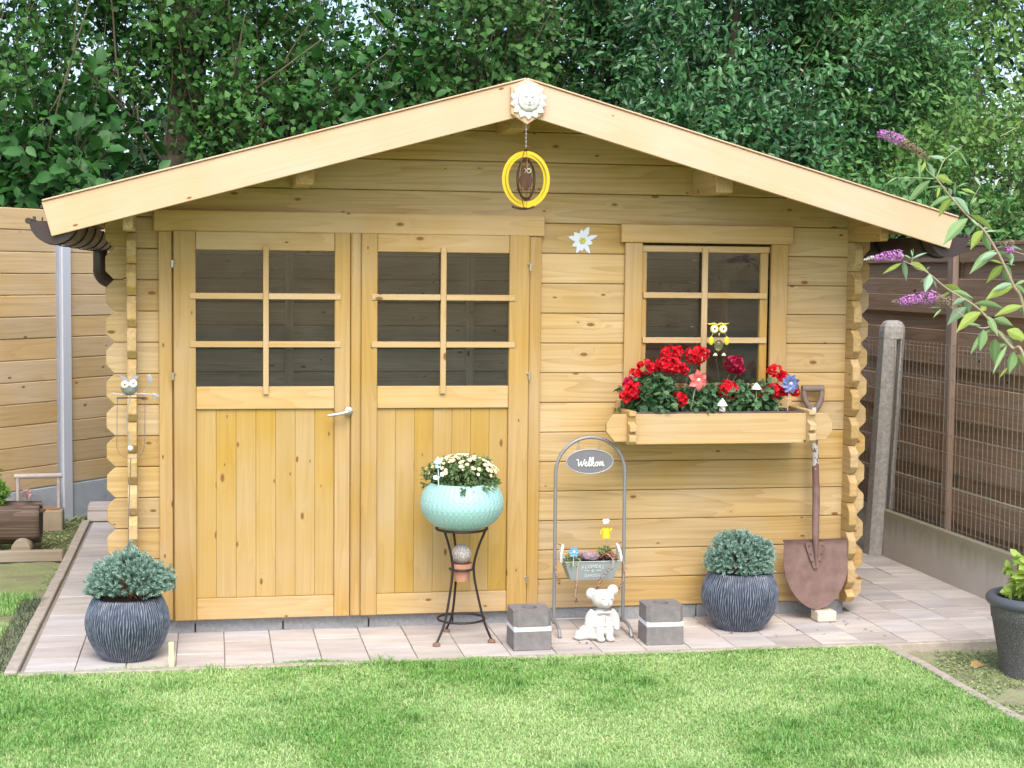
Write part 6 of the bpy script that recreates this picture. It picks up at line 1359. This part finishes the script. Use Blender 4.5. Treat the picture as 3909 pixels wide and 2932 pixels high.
# left bed: hollow log planter with its plants
lg = thing('log_planter', (-.9, 2.42, 0), 'hollowed weathered log trough lying on round wood discs at the left edge', 'planter')
def logm():
    n, L0, L1 = 40, -1.25, -.505; V = []; nx = 26
    for i in range(nx+1):
        x = L0+(L1-L0)*i/nx
        for k in range(n):
            a = -PI*1.5+.62+(2*PI-1.24)*k/(n-1); r = .128+.005*sin(a*7)+.0035*sin(a*23+x*3)+.003*sin(x*9+a*2); V.append((x, cos(a)*r, sin(a)*r))
    m1 = len(V)
    for i in range(nx+1):
        x = L0+(L1-L0)*i/nx
        for k in range(n): a = -PI*1.5+.62+(2*PI-1.24)*k/(n-1); r = .100; V.append((x, cos(a)*r, sin(a)*r))
    F = []
    for i in range(nx):
        for k in range(n-1):
            F += [(i*n+k, i*n+k+1, (i+1)*n+k+1, (i+1)*n+k), (m1+i*n+k, m1+(i+1)*n+k, m1+(i+1)*n+k+1, m1+i*n+k+1)]
        for k in (0, n-1): F.append((i*n+k, (i+1)*n+k, m1+(i+1)*n+k, m1+i*n+k))
    for i in (0, nx):
        for k in range(n-1): F.append((i*n+k, i*n+k+1, m1+i*n+k+1, m1+i*n+k))
    return fast_mesh('log', np.array(V), np.array(F), smooth=True)
link('log', logm(), GREYWOOD, lg, T((0, 2.42, .158)))
MB().lathe([(.098, 0), (.098, .02), (.001, .021)], 24).build('end_disc', plain('dark_log_end', (.05, .035, .025), .9, var=.4), lg, mtx=T((-.53, 2.42, .158)) @ RY(PI/2))
mb = MB(); 
for i in range(9):
    mb.box((-1.15+.078*i, 2.40+random.uniform(-.03, .03), .235+random.uniform(-.01, .015)), (.10, .05, .018), T((0, 0, 0)))
mb.build('bark_pieces', GREYWOOD, lg, bevel=.004)
MB().box((-.9, 2.42, .205), (.70, .16, .03)).build('compost', SOIL, lg)
for x in (-.60, -1.1):
    MB().lathe([(.054, 0), (.056, .004), (.056, .30), (.054, .304)], 24).build('wood_disc', KERBWOOD, lg, smooth=True, mtx=T((x, 2.215, .018)) @ RX(-PI/2))
tuft('conifer_seedling', 'bright green feathery conifer growing in the hollow log at the left edge', (-.79, 2.40, .345), (.085, .07, .105), 150, .03, leafm('bright_conifer', (.10, .25, .03), (.28, .46, .10), trans=.3), 72, 'plant', OVAL, 12)
tuft('pink_flower', 'small pink flower standing above the end of the hollow log', (-.585, 2.42, .325), (.014, .012, .012), 14, .018, leafm('pale_pink_petal', (.50, .22, .24), (.72, .52, .50), trans=.3), 73, 'flower', BROADL, 5)
MB().tube([(-.585, 2.42, .22), (-.587, 2.42, .315)], .0015, 5).build('stalk', GSTEM, bpy.data.objects['pink_flower'])
tr = thing('wooden_trug', (-.60, 3.18, 0), 'weathered tan trough box with a grey pole handle behind the hollow log', 'planter')
MB().box((0, 0, 0), (.30, .16, .135)).build('box', plain('weathered_tan_box', (.33, .27, .19), .95, var=.2, scale=12, bump=.4), tr, bevel=.006, mtx=T((-.595, 3.2, .045)))
MB().box((-.595, 3.2, .115), (.25, .12, .012)).build('leaf_fill', plain('dry_leaf_fill', (.30, .16, .08), .9, var=.5, scale=60), tr)
PG = plain('grey_pole', (.40, .36, .34), .85, var=.2, scale=30)
for x in (-.725, -.473): MB().tube([(x, 3.2, .0), (x, 3.2, .315)], .012, 10).build('post', PG, tr, smooth=True)
MB().tube([(-.745, 3.2, .325), (-.452, 3.2, .328)], .016, 12).build('handle', PG, tr, smooth=True)
kw = MB().box((0, 0, 0), (2.7, .05, .07)).build('timber_edging', KERBWOOD, bevel=.008, mtx=T((-1.70, 2.115, 0)) @ RZ(.0)); tag(kw, kind='structure')
ss = thing('stone_step', (-.15, 3.47, 0), 'pinkish stacked slab step at the far end of the left path', 'step')
MB().box((0, 0, 0), (.34, .22, .07)).build('slab', PAVE[0], ss, bevel=.004, mtx=T((-.14, 3.48, .035))); MB().box((0, 0, 0), (.34, .22, .032)).build('slab', PAVE[1], ss, bevel=.003, mtx=T((-.137, 3.475, .0865)))
# fallen bits
bits = np.stack([1.9+1.7*ry(26), -.55+.5*ry(26), np.full(26, .0035)], 1); n = 26
V, F, t_ = leaves(bits, np.stack([np.cos(ry(n)*6), np.sin(ry(n)*6), .1*ry(n)], 1), np.tile([[.1, .1, 1.]], (n, 1)), .016+.012*ry(n), OVAL, ry(n))
tag(link('leaf_litter', fast_mesh('leaf_litter', V, F, t_), leafm('brown_bits', (.07, .03, .02), (.22, .09, .06), trans=0)), kind='stuff')
fl_ = zb(0, 0, 0); c = Vector((3.72, -.98, -.03))
V, F, t_ = leaves(np.array([tuple(c)]), np.array([(1, .1, .15)]), np.array([(.1, -.5, .8)]), np.array([.07]), BROADL, np.array([.6]))
tag(link('fallen_leaf', fast_mesh('fallen_leaf', V, F, t_), leafm('tan_leaf', (.40, .24, .08), (.58, .40, .18), trans=.2)), 'curled tan fallen leaf lying on the mossy bed left of the plastic pot', 'leaf')
